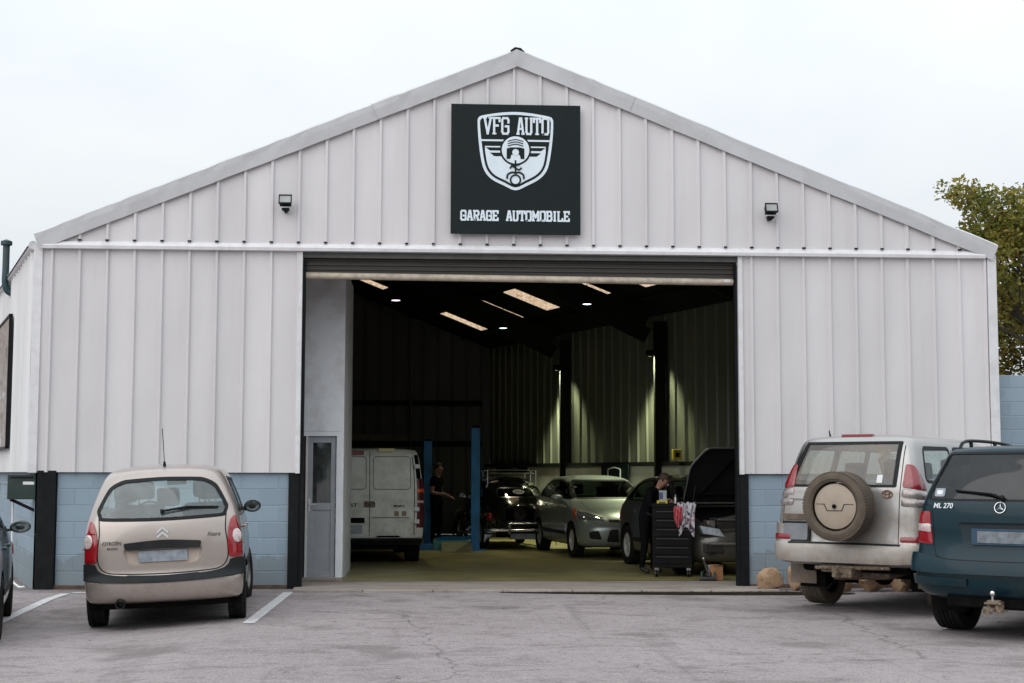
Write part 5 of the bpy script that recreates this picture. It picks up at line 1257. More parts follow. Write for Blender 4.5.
    for x in (-.52, .52):
        for y in (1.05, 1.55, 2.1): g.tube([(x, y, 1.36 if y > 1.1 and y < 2 else 1.30), (x, y, 1.62)], .011, 6)
    for y in np.linspace(1.1, 2.05, 6): g.tube([(-.52, y, 1.555), (.52, y, 1.555)], .010, 6)
    g.build('roof_rack', CM['chrome'], c, 40)
    underside(c, .4, 3.5, .48, .24, .2, .5); car.finish(P)
    return c
def rect_loop(x0, x1, y0, y1, z): return [(x0 + .06, y0, z), (x1 - .06, y0, z), (x1, y0 + .06, z), (x1, y1 - .06, z), (x1 - .06, y1, z), (x0 + .06, y1, z), (x0, y1 - .06, z), (x0, y0 + .06, z)]
vin = make_vintage()
st = thing('suitcase', 'dark suitcase strapped on the chrome rack of the vintage car', 'suitcase', Vector((.74, 9.85, 0)) + Vector((math.sin(R(-9)) * 1.6 + .12, math.cos(R(-9)) * 1.6, 1.58)), heading(-9))
MB().box(-.30, .30, -.22, .22, 0, .15, .025).build('case', CM['under'], st); g = MB(); g.tube([(-.07, -.22, .07), (-.05, -.26, .08), (.05, -.26, .08), (.07, -.22, .07)], .01, 6); g.build('handle', CM['hub'], st)
# ------------------------------------------------------------------ planting
def leaf_mat(name, cols):
    m, nt, out = _mat(name); oi = nt.nodes.new('ShaderNodeNewGeometry')
    r = nt.nodes.new('ShaderNodeValToRGB'); r.color_ramp.interpolation = 'LINEAR'
    while len(r.color_ramp.elements) < len(cols): r.color_ramp.elements.new(.5)
    for i, c in enumerate(cols): r.color_ramp.elements[i].position = i / (len(cols) - 1); r.color_ramp.elements[i].color = (*c, 1)
    cl_ = noise(nt, mapping(nt), 1.3, 3, .6); ma = nt.nodes.new('ShaderNodeMath'); ma.operation = 'MULTIPLY_ADD'; nt.links.new(oi.outputs['Random Per Island'], ma.inputs[0]); ma.inputs[1].default_value = .55
    mb_ = nt.nodes.new('ShaderNodeMath'); mb_.operation = 'MULTIPLY_ADD'; nt.links.new(cl_, mb_.inputs[0]); mb_.inputs[1].default_value = 1.6; mb_.inputs[2].default_value = -.42; nt.links.new(mb_.outputs[0], ma.inputs[2]); nt.links.new(ma.outputs[0], r.inputs[0])
    d = nt.nodes.new('ShaderNodeBsdfPrincipled'); d.inputs['Roughness'].default_value = .55; nt.links.new(r.outputs[0], d.inputs['Base Color'])
    t = nt.nodes.new('ShaderNodeBsdfTranslucent'); nt.links.new(r.outputs[0], t.inputs[0])
    mx = nt.nodes.new('ShaderNodeMixShader'); mx.inputs[0].default_value = .35; nt.links.new(d.outputs[0], mx.inputs[1]); nt.links.new(t.outputs[0], mx.inputs[2])
    nt.links.new(mx.outputs[0], out.inputs[0]); return m
M['leaf_oak'] = leaf_mat('autumn_leaf', [(.05, .065, .015), (.10, .12, .022), (.17, .18, .03), (.27, .24, .04), (.32, .22, .04)])
M['leaf_dark'] = leaf_mat('hedge_leaf', [(.045, .055, .012), (.09, .10, .02), (.18, .17, .028), (.28, .23, .035), (.25, .14, .03)])
M['bark'] = pbr('bark', (.055, .045, .035), .9, var=.35, vscale=12, bump=.6, bscale=25)
M['leaf_far'] = leaf_mat('far_leaf', [(.03, .045, .015), (.05, .06, .02), (.07, .06, .02)])

def add_leaves(vs, fs, c, rad, n, size, rnd, squash=.8):
    for _ in range(n):
        while True:
            p = Vector((rnd.uniform(-1, 1), rnd.uniform(-1, 1), rnd.uniform(-1, 1)))
            if p.length < 1: break
        p = Vector((p.x * rad, p.y * rad, p.z * rad * squash)) + c
        a = Vector((rnd.gauss(0, 1), rnd.gauss(0, 1), rnd.gauss(0, .6))).normalized(); b = a.cross(Vector((rnd.gauss(0, 1), rnd.gauss(0, 1), rnd.gauss(0, 1)))).normalized()
        s = size * rnd.uniform(.6, 1.3); o = len(vs)
        vs += [p - a * s, p + b * s * .45, p + a * s, p - b * s * .45]; fs.append((o, o + 1, o + 2, o + 3))

def tree(name, label, loc, h, crown_r, leafm, seed, trunk_r=.16, leaf=.07, clumps=90, per=70, fork=.35, cz=.62, group=None, sq=.8, clr=.42, levels=3, cat='tree', zmin=0):
    rnd = random.Random(seed); root = thing(name, label, cat, loc, group=group)
    g = MB(); tips = []
    def branch(p, d, L, r, lv):
        pts = [p]; q = p.copy(); dd = d.copy(); k = 5
        for i in range(k):
            dd = (dd + Vector((rnd.gauss(0, .14), rnd.gauss(0, .14), rnd.gauss(0, .08) + .03))).normalized(); q = q + dd * L / k; pts.append(q.copy())
        g.tube(pts, [r * (1 - .55 * i / k) for i in range(k + 1)], 7 if lv < 2 else 5)
        if lv >= levels: tips.append(q); tips.append(pts[3]); return
        for j in range(rnd.choice((3, 4)) if lv else 5):
            t = rnd.choice((2, 3, 4, 5)) if lv else rnd.choice((3, 4, 5)); a = rnd.uniform(0, 2 * math.pi); el = rnd.uniform(.05, .9)
            nd = (dd * .6 + Vector((math.cos(a), math.sin(a), el))).normalized()
            branch(pts[t], nd, L * rnd.uniform(.55, .8), r * (.5 if lv else .55), lv + 1)
        if lv: tips.append(q)
    branch(Vector((0, 0, -.1)), Vector((rnd.gauss(0, .05), rnd.gauss(0, .05), 1)), h * fork, trunk_r, 0)
    g.build('trunk', M['bark'], root, 50)
    vs, fs = [], []
    for i in range(clumps):
        c = rnd.choice(tips); a = Vector((rnd.gauss(0, .28), rnd.gauss(0, .28), rnd.gauss(0, .22))) * crown_r * .3
        if (c + a).z < zmin and rnd.random() > .2: continue
        add_leaves(vs, fs, c + a, clr * rnd.uniform(.4, 1.1), per, leaf, rnd)
    me = bpy.data.meshes.new('crown'); me.from_pydata([tuple(v) for v in vs], [], fs); mobj('crown', me, leafm, root)
    return root
tree('broadleaf_tree', 'sparse autumn tree with bare limbs showing, beyond the right end of the garage', (13.4, 10, 0), 9.8, 4.4, M['leaf_oak'], 12, .2, .066, 760, 80, fork=.42, clr=.42, zmin=6.2)
def bush(label, loc, w, d, h, seed, n, leafm, leaf=.09, group=None, name='hedge_tree'):
    rnd = random.Random(seed); root = thing(name, label, 'tree', loc, group=group); g = MB()
    for i in range(4):
        x = rnd.uniform(-w, w) * .25; g.tube([(x * .3, 0, -.1), (x, rnd.uniform(-.2, .2), h * .35), (x * 2.2, rnd.uniform(-.4, .4), h * .75)], [.12, .08, .03], 7)
    g.build('trunk', M['bark'], root, 50); vs, fs = [], []
    for i in range(n):
        a = rnd.uniform(0, 2 * math.pi); z = rnd.uniform(.12, 1); rr = math.sqrt(rnd.uniform(.25, 1)) * (1.0 - .55 * max(0, z - .55) / .45)
        c = Vector((math.cos(a) * w / 2 * rr, math.sin(a) * d / 2 * rr, z * h * rnd.uniform(.88, 1.04)))
        add_leaves(vs, fs, c, rnd.uniform(.22, .45), 60, leaf, rnd)
    me = bpy.data.meshes.new('crown'); me.from_pydata([tuple(v) for v in vs], [], fs); mobj('crown', me, leafm, root)
bush('dense yellow green bushy tree just behind the blue boundary wall', (12.2, 12.5, 0), 5.5, 3, 6.0, 3, 620, M['leaf_dark'], .07)
bush('dense bushy tree rising to the right, behind the blue boundary wall', (17.5, 13.5, 0), 6, 3, 6.2, 4, 360, M['leaf_dark'])
# blue boundary wall at the right end of the garage
bw = thing('boundary_wall', 'tall pale blue painted block wall meeting the right end of the garage', 'wall', (XR + .04, .22, 0))
MB().box(0, 9, 0, .2, -.05, 2.98, .008).build('block_face', M['block_far'], bw)
bw.children[0].data.materials[0] = M['block_far']
# unseen trees added behind the viewer to darken reflections in cars and glass
for i, (x, y, w, h) in enumerate(((-30, -52, 14, 9), (-17, -55, 15, 11), (-3, -54, 15, 10), (12, -56, 15, 12), (26, -53, 14, 9), (39, -50, 13, 11), (-42, -46, 13, 10))):
    rnd = random.Random(50 + i)
    bush('tall dark unseen tree added behind the viewer to darken reflections', (x, y, 0), w, 6, h, 60 + i, 420, M['leaf_far'], .3, 'trees added behind the viewer to darken reflections')
# small neighbouring house behind on the left
hs = thing('neighbour_house', 'distant low house with a dark red roof past the left side of the garage', 'house', (-17.8, 18, 0))
MB().box(-4, 4, 0, 6, -.1, 4.6).build('wall', M['clad_side'], hs)
MB().prism([(-.5, 4.55), (6.5, 4.55), (3, 6.9)], -4.4, 4.4, 'x').build('roof', pbr('red_tiles', (.20, .06, .04), .8, var=.3), hs)
# boulders along the foot of the wall
M['rock'] = pbr('boulder', (.50, .33, .22), .9, var=.55, vscale=9, bump=.9, bscale=14, dirt=(.10, .085, .025), dirtamt=.45, dirtscale=9, spec=.15)
def rock(x, y, r, sx, sy, sz, seed, label, rz=0):
    bm = bmesh.new(); bmesh.ops.create_icosphere(bm, subdivisions=3, radius=1); rnd = random.Random(seed)
    from mathutils import noise as mn
    off = Vector((seed * 3.1, seed * 1.7, 0))
    pl = [(Vector((rnd.gauss(0, 1), rnd.gauss(0, 1), rnd.gauss(0, .8))).normalized(), rnd.uniform(.45, .8)) for _ in range(12)]
    for v in bm.verts:
        d = v.co.normalized()
        for n_, k in pl:
            q = v.co.dot(n_)
            if q > k: v.co -= n_ * (q - k) * .85
        v.co += d * (mn.noise(v.co * 1.6 + off) * .2 + mn.noise(v.co * 5 + off) * .09)
        v.co = Vector((v.co.x * r * sx, v.co.y * r * sy, v.co.z * r * sz))
    me = bpy.data.meshes.new('boulder'); bm.to_mesh(me); bm.free()
    o = mobj('boulder', me, M['rock'], None, 24); o.location = (x, y, r * sz * .62); o.rotation_euler = (0, 0, rz); tag(o, label, 'rock', 'boulders along the foot of the wall'); return o
rock(3.46, -.40, .18, 1.1, .8, 1.0, 1, 'round mossy boulder against the black door post')
rock(3.82, -.42, .19, .85, .9, 1.1, 2, 'brown boulder left of the silver off-roader, beside the mossy one')
rock(4.40, -.62, .18, 1.0, .9, 1.1, 3, 'small tan boulder under the silver off-roader, leftmost in the gap below it', 1)
rock(4.78, -.60, .26, 1.15, .8, .85, 4, 'long flat tan boulder seen under the middle of the silver off-roader', .1)
rock(5.20, -.56, .22, .9, .9, 1.05, 5, 'upright grey brown boulder seen under the silver off-roader', .6)
rock(5.50, -.60, .19, .9, .8, 1.0, 6, 'reddish boulder farthest right under the silver off-roader', 1.2)
# ------------------------------------------------------------------ slab lettering for the signs
GLY = {
 'V': ([[(.05, 1), (.5, 0), (.95, 1)]], [(-.08, 1, .28, 1), (.72, 1, 1.08, 1)]),
 'F': ([[(.15, 0), (.15, 1)], [(0, 1), (.95, 1), (.95, .8)], [(.15, .52), (.7, .52)]], [(-.02, 0, .38, 0)]),
 'G': ([[(.95, .72), (.95, .88), (.8, 1), (.2, 1), (.05, .88), (.05, .12), (.2, 0), (.8, 0), (.95, .12), (.95, .47), (.55, .47)]], []),
 'A': ([[(.08, 0), (.40, 1), (.60, 1), (.92, 0)], [(.2, .33), (.8, .33)]], [(-.06, 0, .26, 0), (.74, 0, 1.06, 0)]),
 'U': ([[(.12, 1), (.12, .13), (.26, 0), (.74, 0), (.88, .13), (.88, 1)]], [(-.04, 1, .28, 1), (.72, 1, 1.04, 1)]),
 'T': ([[(.5, 0), (.5, 1)], [(0, .78), (0, 1), (1, 1), (1, .78)]], [(.3, 0, .7, 0)]),
 'O': ([[(.2, 0), (.05, .12), (.05, .88), (.2, 1), (.8, 1), (.95, .88), (.95, .12), (.8, 0), (.2, 0)]], []),
 'R': ([[(.14, 0), (.14, 1)], [(0, 1), (.78, 1), (.95, .88), (.95, .62), (.78, .5), (.14, .5)], [(.6, .5), (.88, 0)]], [(-.04, 0, .3, 0), (.76, 0, 1.04, 0)]),
 'E': ([[(.14, 0), (.14, 1)], [(0, 1), (.95, 1), (.95, .8)], [(0, 0), (.95, 0), (.95, .2)], [(.14, .5), (.65, .5)]], []),
 'M': ([[(.1, 0), (.1, 1), (.5, .35), (.9, 1), (.9, 0)]], [(-.05, 0, .27, 0), (.73, 0, 1.05, 0), (-.05, 1, .12, 1), (.88, 1, 1.05, 1)]),
 'B': ([[(.14, 0), (.14, 1)], [(0, 1), (.76, 1), (.92, .88), (.92, .64), (.78, .52), (.14, .52)], [(.78, .52), (.96, .40), (.96, .12), (.8, 0), (0, 0)]], []),
 'I': ([[(.5, 0), (.5, 1)]], [(.2, 0, .8, 0), (.2, 1, .8, 1)]),
 'L': ([[(.14, 1), (.14, 0), (.95, 0), (.95, .22)]], [(-.04, 1, .34, 1)]),
}
_ly = [0]
def glyph(g, ch, x, z, w, h, t, Y0, Y1):
    def seg(a, b, tt):
        _ly[0] = (_ly[0] + 1) % 7; y0 = Y0 - .0007 * _ly[0]; y1 = Y1
        a = Vector((x + a[0] * w, z + a[1] * h)); b = Vector((x + b[0] * w, z + b[1] * h)); d = (b - a).normalized(); n = Vector((-d.y, d.x)) * tt / 2; a = a - d * tt * .45; b = b + d * tt * .45
        g.prism([tuple(a - n), tuple(b - n), tuple(b + n), tuple(a + n)], y0, y1)
    for k, pl in enumerate(GLY[ch][0]):
        for a, b in zip(pl[:-1], pl[1:]): seg(a, b, t)
    for a in GLY[ch][1]: seg(a[:2], a[2:], t * .7)
def word(root, name, txt, x0, x1, z, h, t, y0, gap, wm=1.25, mat=None):
    ws = [wm if c == 'M' else .62 if c == 'I' else gap if c == ' ' else 1 for c in txt]; sp = .30; tot = sum(ws) + sp * (len(txt) - 1); u = (x1 - x0) / tot; x = x0
    for i, (ch, w) in enumerate(zip(txt, ws)):
        if ch != ' ':
            g = MB(); glyph(g, ch, x, z, w * u, h, t, y0 - .0006 * (i % 2), y0 + .004); g.build('letter', mat or M['signwhite'], root)
        x += (w + sp) * u
def logo(root, X, Y, k, y0, full=True):
    """the shield emblem; X,Y map drawing units to metres"""
    P_ = lambda pts: [(X(a), Y(b)) for a, b in pts]
    sh = catmull([(142, 100), (146, 80), (165, 67), (250, 52), (335, 46), (420, 53), (505, 68), (523, 80), (527, 102), (524, 180), (510, 290), (492, 350), (455, 392), (395, 425), (335, 450), (275, 425), (215, 395), (177, 350), (158, 280), (146, 180)], 3, True)
    c = (335, 235)
    def shrink(q, d):
        out = []
        for a, b in q:
            v = Vector((c[0] - a, c[1] - b)); L = v.length; out.append((a + v.x / L * d, b + v.y / L * d))
        return out
    MB().prism(P_(sh), y0 - .002, y0 + .004).build('shield_rim', M['signwhite'], root)
    MB().prism(P_(shrink(sh, 15)), y0 - .004, y0 + .002).build('shield_field', M['signblack'], root)
    low = [p for p in shrink(sh, 27) if p[1] > 226]; low = sorted([p for p in low if p[0] > 335], key=lambda p: p[1]) + [(335, 418)] + sorted([p for p in low if p[0] <= 335], key=lambda p: -p[1])
    lo = [(low[0][0], 224)] + low + [(low[-1][0], 224)]
    MB().prism(P_(lo), y0 - .006, y0).build('shield_base', M['signwhite'], root)
    MB().prism(P_([(155, 190), (514, 190), (512, 199), (157, 199)]), y0 - .006, y0).build('divider', M['signwhite'], root)
    for s_ in (1, -1):
        f = lambda a: 335 + s_ * a
        for k_, (a0, b0, b1) in enumerate(((172, 205, 221), (152, 231, 247), (130, 258, 276))):
            MB().prism(P_([(f(a0), b0), (f(60), b0), (f(60), b1), (f(a0 - 22), b1)]), y0 - .008, y0 - .002).build('wing_bar', M['signblack'], root)
    def disc(cx, cy, r, a, b, m, nm, r0=0):
        n = 36; ts = [2 * math.pi * i / n for i in range(n)]; g = MB()
        if not r0: g.prism(P_([(cx + r * math.cos(t), cy + r * math.sin(t)) for t in ts]), a, b)
        else:
            for i in range(n):
                t, u = ts[i], ts[(i + 1) % n]; g.prism(P_([(cx + r0 * math.cos(t), cy + r0 * math.sin(t)), (cx + r * math.cos(t), cy + r * math.sin(t)), (cx + r * math.cos(u), cy + r * math.sin(u)), (cx + r0 * math.cos(u), cy + r0 * math.sin(u))]), a, b)
        g.build(nm, m, root)
    disc(335, 243, 79, y0 - .010, y0 - .002, M['signblack'], 'ring'); disc(335, 243, 70, y0 - .012, y0 - .004, M['signwhite'], 'disc')
    MB().prism(P_([(290, 236), (312, 230), (358, 230), (380, 236), (380, 290), (362, 290), (356, 268), (314, 268), (308, 290), (290, 290)]), y0 - .014, y0 - .006).build('piston', M['signblack'], root)
    disc(335, 256, 17, y0 - .016, y0 - .008, M['signwhite'], 'gudgeon')
    def arcs(pts, w, nm):
        q = catmull(pts, 5); g = MB()
        q = [Vector(v) for i, v in enumerate(q) if i == 0 or (Vector(v) - Vector(q[i - 1])).length > .01]; lf, rt = [], []
        for i, v in enumerate(q):
            d = (q[min(i + 1, len(q) - 1)] - q[max(i - 1, 0)]).normalized(); n = Vector((-d.y, d.x)) * w / 2; lf.append(tuple(v + n)); rt.append(tuple(v - n))
        _ly[0] = (_ly[0] + 1) % 7; g.prism(P_(lf + rt[::-1]), y0 - .014 - .0007 * _ly[0], y0 - .008)
        g.build(nm, M['signblack'], root)
    for yy in (190, 202, 214): arcs([(296, yy + 9), (335, yy), (374, yy + 9)], 5, 'piston_ring')
    arcs([(335, 296), (335, 364)], 8, 'rod'); arcs([(307, 338), (318, 326), (335, 336), (352, 345), (366, 334)], 8, 'rod_cross'); arcs([(312, 322), (335, 322), (358, 318)], 6, 'rod_cross')
    arcs([(292, 392), (296, 370), (318, 358), (335, 362), (352, 358), (374, 370), (378, 392)], 9, 'crank_arc')
    disc(335, 397, 29, y0 - .014, y0 - .006, M['signblack'], 'crank_ring', 21)
SG = thing('shop_sign', 'large square black garage sign with a white shield emblem, high on the gable', 'sign', (-.93, -.155, 4.88))
k = 1.815 / 658
MB().box(0, 1.815, 0, .05, 0, 1.835, .004).build('panel', M['signblack'], SG)
X = lambda a: (a - 8) * k; Y = lambda b: 1.835 - (b - 8) * k
logo(SG, X, Y, k, -.002)
word(SG, 'w', 'VFG', X(176), X(300), Y(160), 80 * k, .030, -.012, .6, mat=M['signwhite'])
word(SG, 'w', 'AUTO', X(344), X(503), Y(160), 80 * k, .030, -.012, .6, mat=M['signwhite'])
word(SG, 'w', 'GARAGE', X(60), X(247), Y(604), 46 * k, .026, -.006, .5); word(SG, 'w', 'AUTOMOBILE', X(291), X(608), Y(604), 46 * k, .026, -.006, .5)

# floodlights
def flood(x, z, label):
    c = thing('floodlight', label, 'floodlight', (x, -.10, z), group='floodlights on the gable'); Mx = Matrix.Rotation(R(-20), 4, 'X')
    g = MB(); g.box(-.08, .08, -.14, -.04, -.065, .05, .01, M=Mx); g.build('housing', M['black'], c)
    g = MB()
    for q in ((.048, .062), (-.078, -.062)): g.box(-.09, .09, -.16, -.135, q[0], q[1], M=Mx)
    for q in (-.09, .076): g.box(q, q + .014, -.158, -.136, -.064, .05, M=Mx)
    g.build('bezel', M['black'], c)
    g = MB(); g.box(-.078, .078, -.150, -.142, -.062, .048, M=Mx); g.build('front_glass', pbr('lamp_face', (.30, .31, .30), .2, var=.15), c)
    g = MB(); g.box(-.05, .05, -.10, .0, -.098, -.066, .006); g.bar((0, .05, -.10), (0, -.05, -.10), .05, .03); g.build('bracket', M['black'], c)
flood(-3.21, 5.27, 'small black floodlight left of the sign, on the gable'); flood(3.57, 5.24, 'small black floodlight right of the sign, on the gable')

# letter box on its bracket by the left corner post
c = thing('letter_box', 'dark green letter box on a diagonal bracket beside the left corner post', 'mailbox', (-6.73, .02, 1.19))
MB().box(-.19, .19, 0, .24, 0, .34, .01).build('box', pbr('green_box', (.012, .030, .026), .4, dirt=(.05, .05, .045), dirtamt=.2), c)
MB().box(.02, .17, -.006, .0, .20, .24).build('name_slip', CM['white'], c); MB().box(-.15, .15, -.02, .0, .29, .31, .004).build('flap', M['black'], c)
g = MB(); g.bar((-.17, .1, 0), (.20, .1, -.17), .03, .04); g.build('bracket', M['black'], c)
g = MB(); g.tube([(-.19, .05, .22), (-.30, .05, .22), (-.30, .05, .08), (-.19, .05, .08)], .008, 6); g.build('handle', CM['rim'], c)
# flue on the left flank
c = thing('flue_pipe', 'dark teal flue pipe with a cap, rising off the left side wall', 'pipe', (-7.78, 3.6, 4.42))
m_ = pbr('flue_teal', (.03, .07, .085), .5, .3, dirt=(.1, .08, .06), dirtamt=.3)
g = MB(); g.tube(catmull([(.12, .0, 0), (-.06, -.02, 0), (-.18, -.04, .03), (-.23, -.05, .16), (-.23, -.05, .4), (-.23, -.05, .78)], 5), .055, 12); g.build('pipe', m_, c, 50)
g = MB(); g.lathe([(.09, .78), (.09, .84), (.02, .87)], 16, Matrix.Translation((-.23, -.05, 0))); g.build('cap', m_, c, 40)
c = thing('outdoor_light', 'small white outdoor light under the left eave', 'light', (-7.60, 2.85, 4.62)); g = MB(); g.ball((0, 0, .03), .07, seg=14); g.build('globe', CM['white'], c, 60); MB().box(-.02, .12, -.02, .02, .05, .09, .005).build('arm', M['trim'], c)
# big panel on the left side wall
a0 = R(90 + 19.5); c = thing('wall_poster', 'framed brown and grey photo panel on the left side wall', 'sign', (-7.56 - .03, 2.62, 1.94), a0)
m, nt, out = _mat('poster_print'); b = nt.nodes.new('ShaderNodeBsdfPrincipled'); b.inputs['Roughness'].default_value = .45
co = mapping(nt, (1, 1, 1)); br = nt.nodes.new('ShaderNodeTexVoronoi'); br.inputs['Scale'].default_value = 1.6; br.distance = 'MANHATTAN'; nt.links.new(co, br.inputs['Vector'])
cr = nt.nodes.new('ShaderNodeValToRGB'); nt.links.new(noise(nt, mapping(nt, (.9, 1, 2.2)), 1.4, 4), cr.inputs[0])
for p_, q_ in ((.35, (.13, .09, .07)), (.46, (.34, .31, .28)), (.55, (.20, .15, .12)), (.66, (.45, .45, .46))):
    e = cr.color_ramp.elements.new(p_); e.color = (*q_, 1)
cr.color_ramp.elements[0].color = (.08, .06, .05, 1); nt.links.new(cr.outputs[0], b.inputs['Base Color']); nt.links.new(b.outputs[0], out.inputs[0])
MB().box(0, 2.5, .035, .065, 0, 2.03).build('print', m, c)
for q in ((-.02, 2.52, -.02, .015), (-.02, 2.52, 2.015, 2.05)): MB().box(q[0], q[1], .03, .085, q[2], q[3]).build('frame_rail', CM['rubber'], c)
for q in (-.02, 2.5): MB().box(q, q + .03, .03, .085, -.02, 2.05).build('frame_stile', CM['rubber'], c)
# hose and cable at the corner
g = MB(); g.tube(catmull([(-6.9, .25, 1.2), (-6.88, .2, .5), (-6.84, .05, .15), (-6.70, -.1, .03), (-6.60, -.16, .03)], 6), .015, 7); tag(g.build('drain_hose', CM['white'], None, 50), 'thin white drain hose curling down at the foot of the left corner post', 'hose')

# ------------------------------------------------------------------ workshop fittings
LB = pbr('lift_blue', (.008, .16, .42), .4, .1, var=.15, dirt=(.02, .03, .035), dirtamt=.25)
c = thing('car_lift', 'bright blue two post car lift, one post beside the vintage car', 'car lift', (-.69, 11.0, .012))
for (x, y, h) in ((.46, -1.28, 2.47), (-.50, 1.27, 2.25)):
    g = MB(); g.box(x - .09, x + .09, y - .09, y + .09, 0, h, .01); g.box(x - .035, x + .035, y - .094, y - .09, .1, h - .1)
    p_ = g.build('post', LB, c); MB().box(x - .20, x + .20, y - .22, y + .22, 0, .02).build('base_plate', LB, p_)
    g = MB(); g.box(x - .07, x + .07, y - .07, y + .07, h, h + .05, .01); g.build('post_cap', CM['under'], p_)
    g = MB(); g.bar((x, y, .25), (x - .75, y + .3, .22), .08, .07); g.build('lift_arm', LB, c)
c = thing('drive_ramp', 'low teal steel ramp with a grey sloping front, at the foot of the blue lift', 'ramp', (-.62, 9.75, .012))
RT = pbr('ramp_teal', (.05, .25, .28), .45, .3, dirt=(.1, .1, .06), dirtamt=.35)
MB().prism([(.0, .0), (1.6, 0), (1.6, .16), (.0, .16)], -.45, .28, 'x').build('platform', RT, c)
MB().prism([(-.95, .0), (-.01, .0), (-.01, .17), (-.95, .012)], -.30, .32, 'x').build('ramp_plate', pbr('ramp_grey', (.20, .20, .14), .5, .4, dirt=(.1, .09, .05), dirtamt=.4), c)
MB().box(-.95, -.46, .1, .25, .0, .12, .01).build('beam', LB, c)
# hanging lamps
LE = pbr('lamp_emit', (.8, .9, .9), .5, emis=(.70, .95, 1), estr=3.2)
for i, (x, y, z, lab) in enumerate(((-1.84, 8, 4.88, 'round hanging lamp at left, below the nearest roof light'), (.43, 11.8, 4.73, 'round hanging lamp in the middle, the lowest in the photo'), (1.86, 8, 4.84, 'round hanging lamp at right, high above the silver green hatchback'))):
    c = thing('hanging_lamp', lab, 'lamp', (x, y, z), group='round lamps hanging in the workshop')
    g = MB(); g.lathe([(.13, -.005), (.125, .02), (.06, .12), (.03, .16), (.002, .165)], 24); g.build('shade', CM['under'], c, 50)
    g = MB(); g.lathe([(.085, -.004), (.05, -.010), (.002, -.012)], 24); g.build('bulb', LE, c, 50)
    g = MB(); g.tube([(0, 0, .16), (0, 0, 1.2)], .008, 6); g.build('cord', CM['under'], c)
    l = bpy.data.lights.new('lamp', 'SPOT'); l.energy = 95; l.color = (1, .93, .60); l.spot_size = R(95); l.shadow_soft_size = .1; l.spot_blend = .6; lo_ = bpy.data.objects.new('lamp_light', l); COL.objects.link(lo_); lo_.parent = c; lo_.location = (0, 0, -.04)
for i, (y, lab) in enumerate(((8.85, 'small lamp on the nearer lit roof column'), (13.1, 'small lamp on the farther lit roof column'))):
    x = sk(XR - .46, y); c = thing('wall_lamp', lab + ' by the right inner wall', 'lamp', (x, y, 3.95), group='lamps on the right wall columns')
    g = MB(); g.box(-.07, .10, -.06, .06, .05, .07)
    for q in ((-.07, .10, -.065, -.055), (-.07, .10, .055, .065), (-.075, -.065, -.06, .06), (.095, .105, -.06, .06)): g.box(*q, -.05, .07)
    g.build('housing', CM['under'], c); MB().box(-.03, .05, -.03, .03, .035, .045).build('bulb', LE, c)
    l = bpy.data.lights.new('wall_lamp', 'SPOT'); l.energy = 900; l.color = (.95, 1, .64); l.spot_size = R(92); l.shadow_soft_size = .12; l.spot_blend = .75; lo_ = bpy.data.objects.new('wall_lamp_light', l); COL.objects.link(lo_); lo_.parent = c; lo_.location = (0, 0, -.03); lo_.rotation_euler = (0, R(-4), 0)
# duct and conduit on the rear wall
c = thing('air_duct', 'pale horizontal duct on the dark rear wall above the van', 'duct', (-2.55, DEP - .32, 2.38)); MB().box(-.75, .85, 0, .18, 0, .18, .02).build('duct', pbr('duct_paint', (.13, .12, .08), .6, dirt=(.05, .05, .03)), c)
for x in (-.6, .6): MB().box(x - .02, x + .02, .18, .27, .02, .16).build('bracket', CM['under'], c)
g = MB(); g.tube([(0, 0, 0), (0, 0, 2.1)], .025, 8); o = g.build('conduit', pbr('conduit_grey', (.10, .10, .09), .6), None, 40); o.location = (-1.62, DEP - .30, 2.3); tag(o, 'thin vertical conduit on the dark rear wall right of the duct', 'pipe')
# board with the shield emblem on the right dwarf wall
ang = R(90 + 19.5); c = thing('emblem_board', 'black board with a pale outlined shield emblem on the inner right wall', 'sign', (sk(XR - .30, 10.05), 10.05, .95), ang)
MB().box(0, 1.25, .0, .03, 0, .80, .004).build('panel', M['signblack'], c)
fl = Matrix.Rotation(math.pi, 4, 'Z')
g = MB(); sh = [(142, 100), (146, 80), (165, 67), (335, 46), (505, 68), (523, 80), (527, 102), (510, 290), (455, 392), (335, 450), (215, 395), (158, 280)]; kk = .60 / 400
q = catmull([(.62 + (a - 335) * kk, .74 - (b - 46) * kk * 1.05) for a, b in sh], 4, True)
g.tube([(a, .036, z_) for a, z_ in q], .013, 5, closed=True); g.build('shield_outline', M['signwhite'], c)
for zz, h_ in ((.50, .03), (.40, .03), (.30, .02)): MB().box(.62 - .16, .62 + .16, .03, .040, zz, zz + h_).build('emblem_bar', pbr('board_mark', (.35, .40, .38), .6), c)
c = thing('junction_box', 'small yellow box on the ledge above the raised bonnet', 'box', (sk(XR - .34, 8.1), 8.05, 1.83)); MB().box(-.08, .08, -.1, .1, 0, .20, .012).build('box', pbr('yellow_plastic', (.42, .32, .02), .5), c); MB().box(-.04, .04, -.115, -.1, .05, .14, .005).build('lid', CM['under'], c)
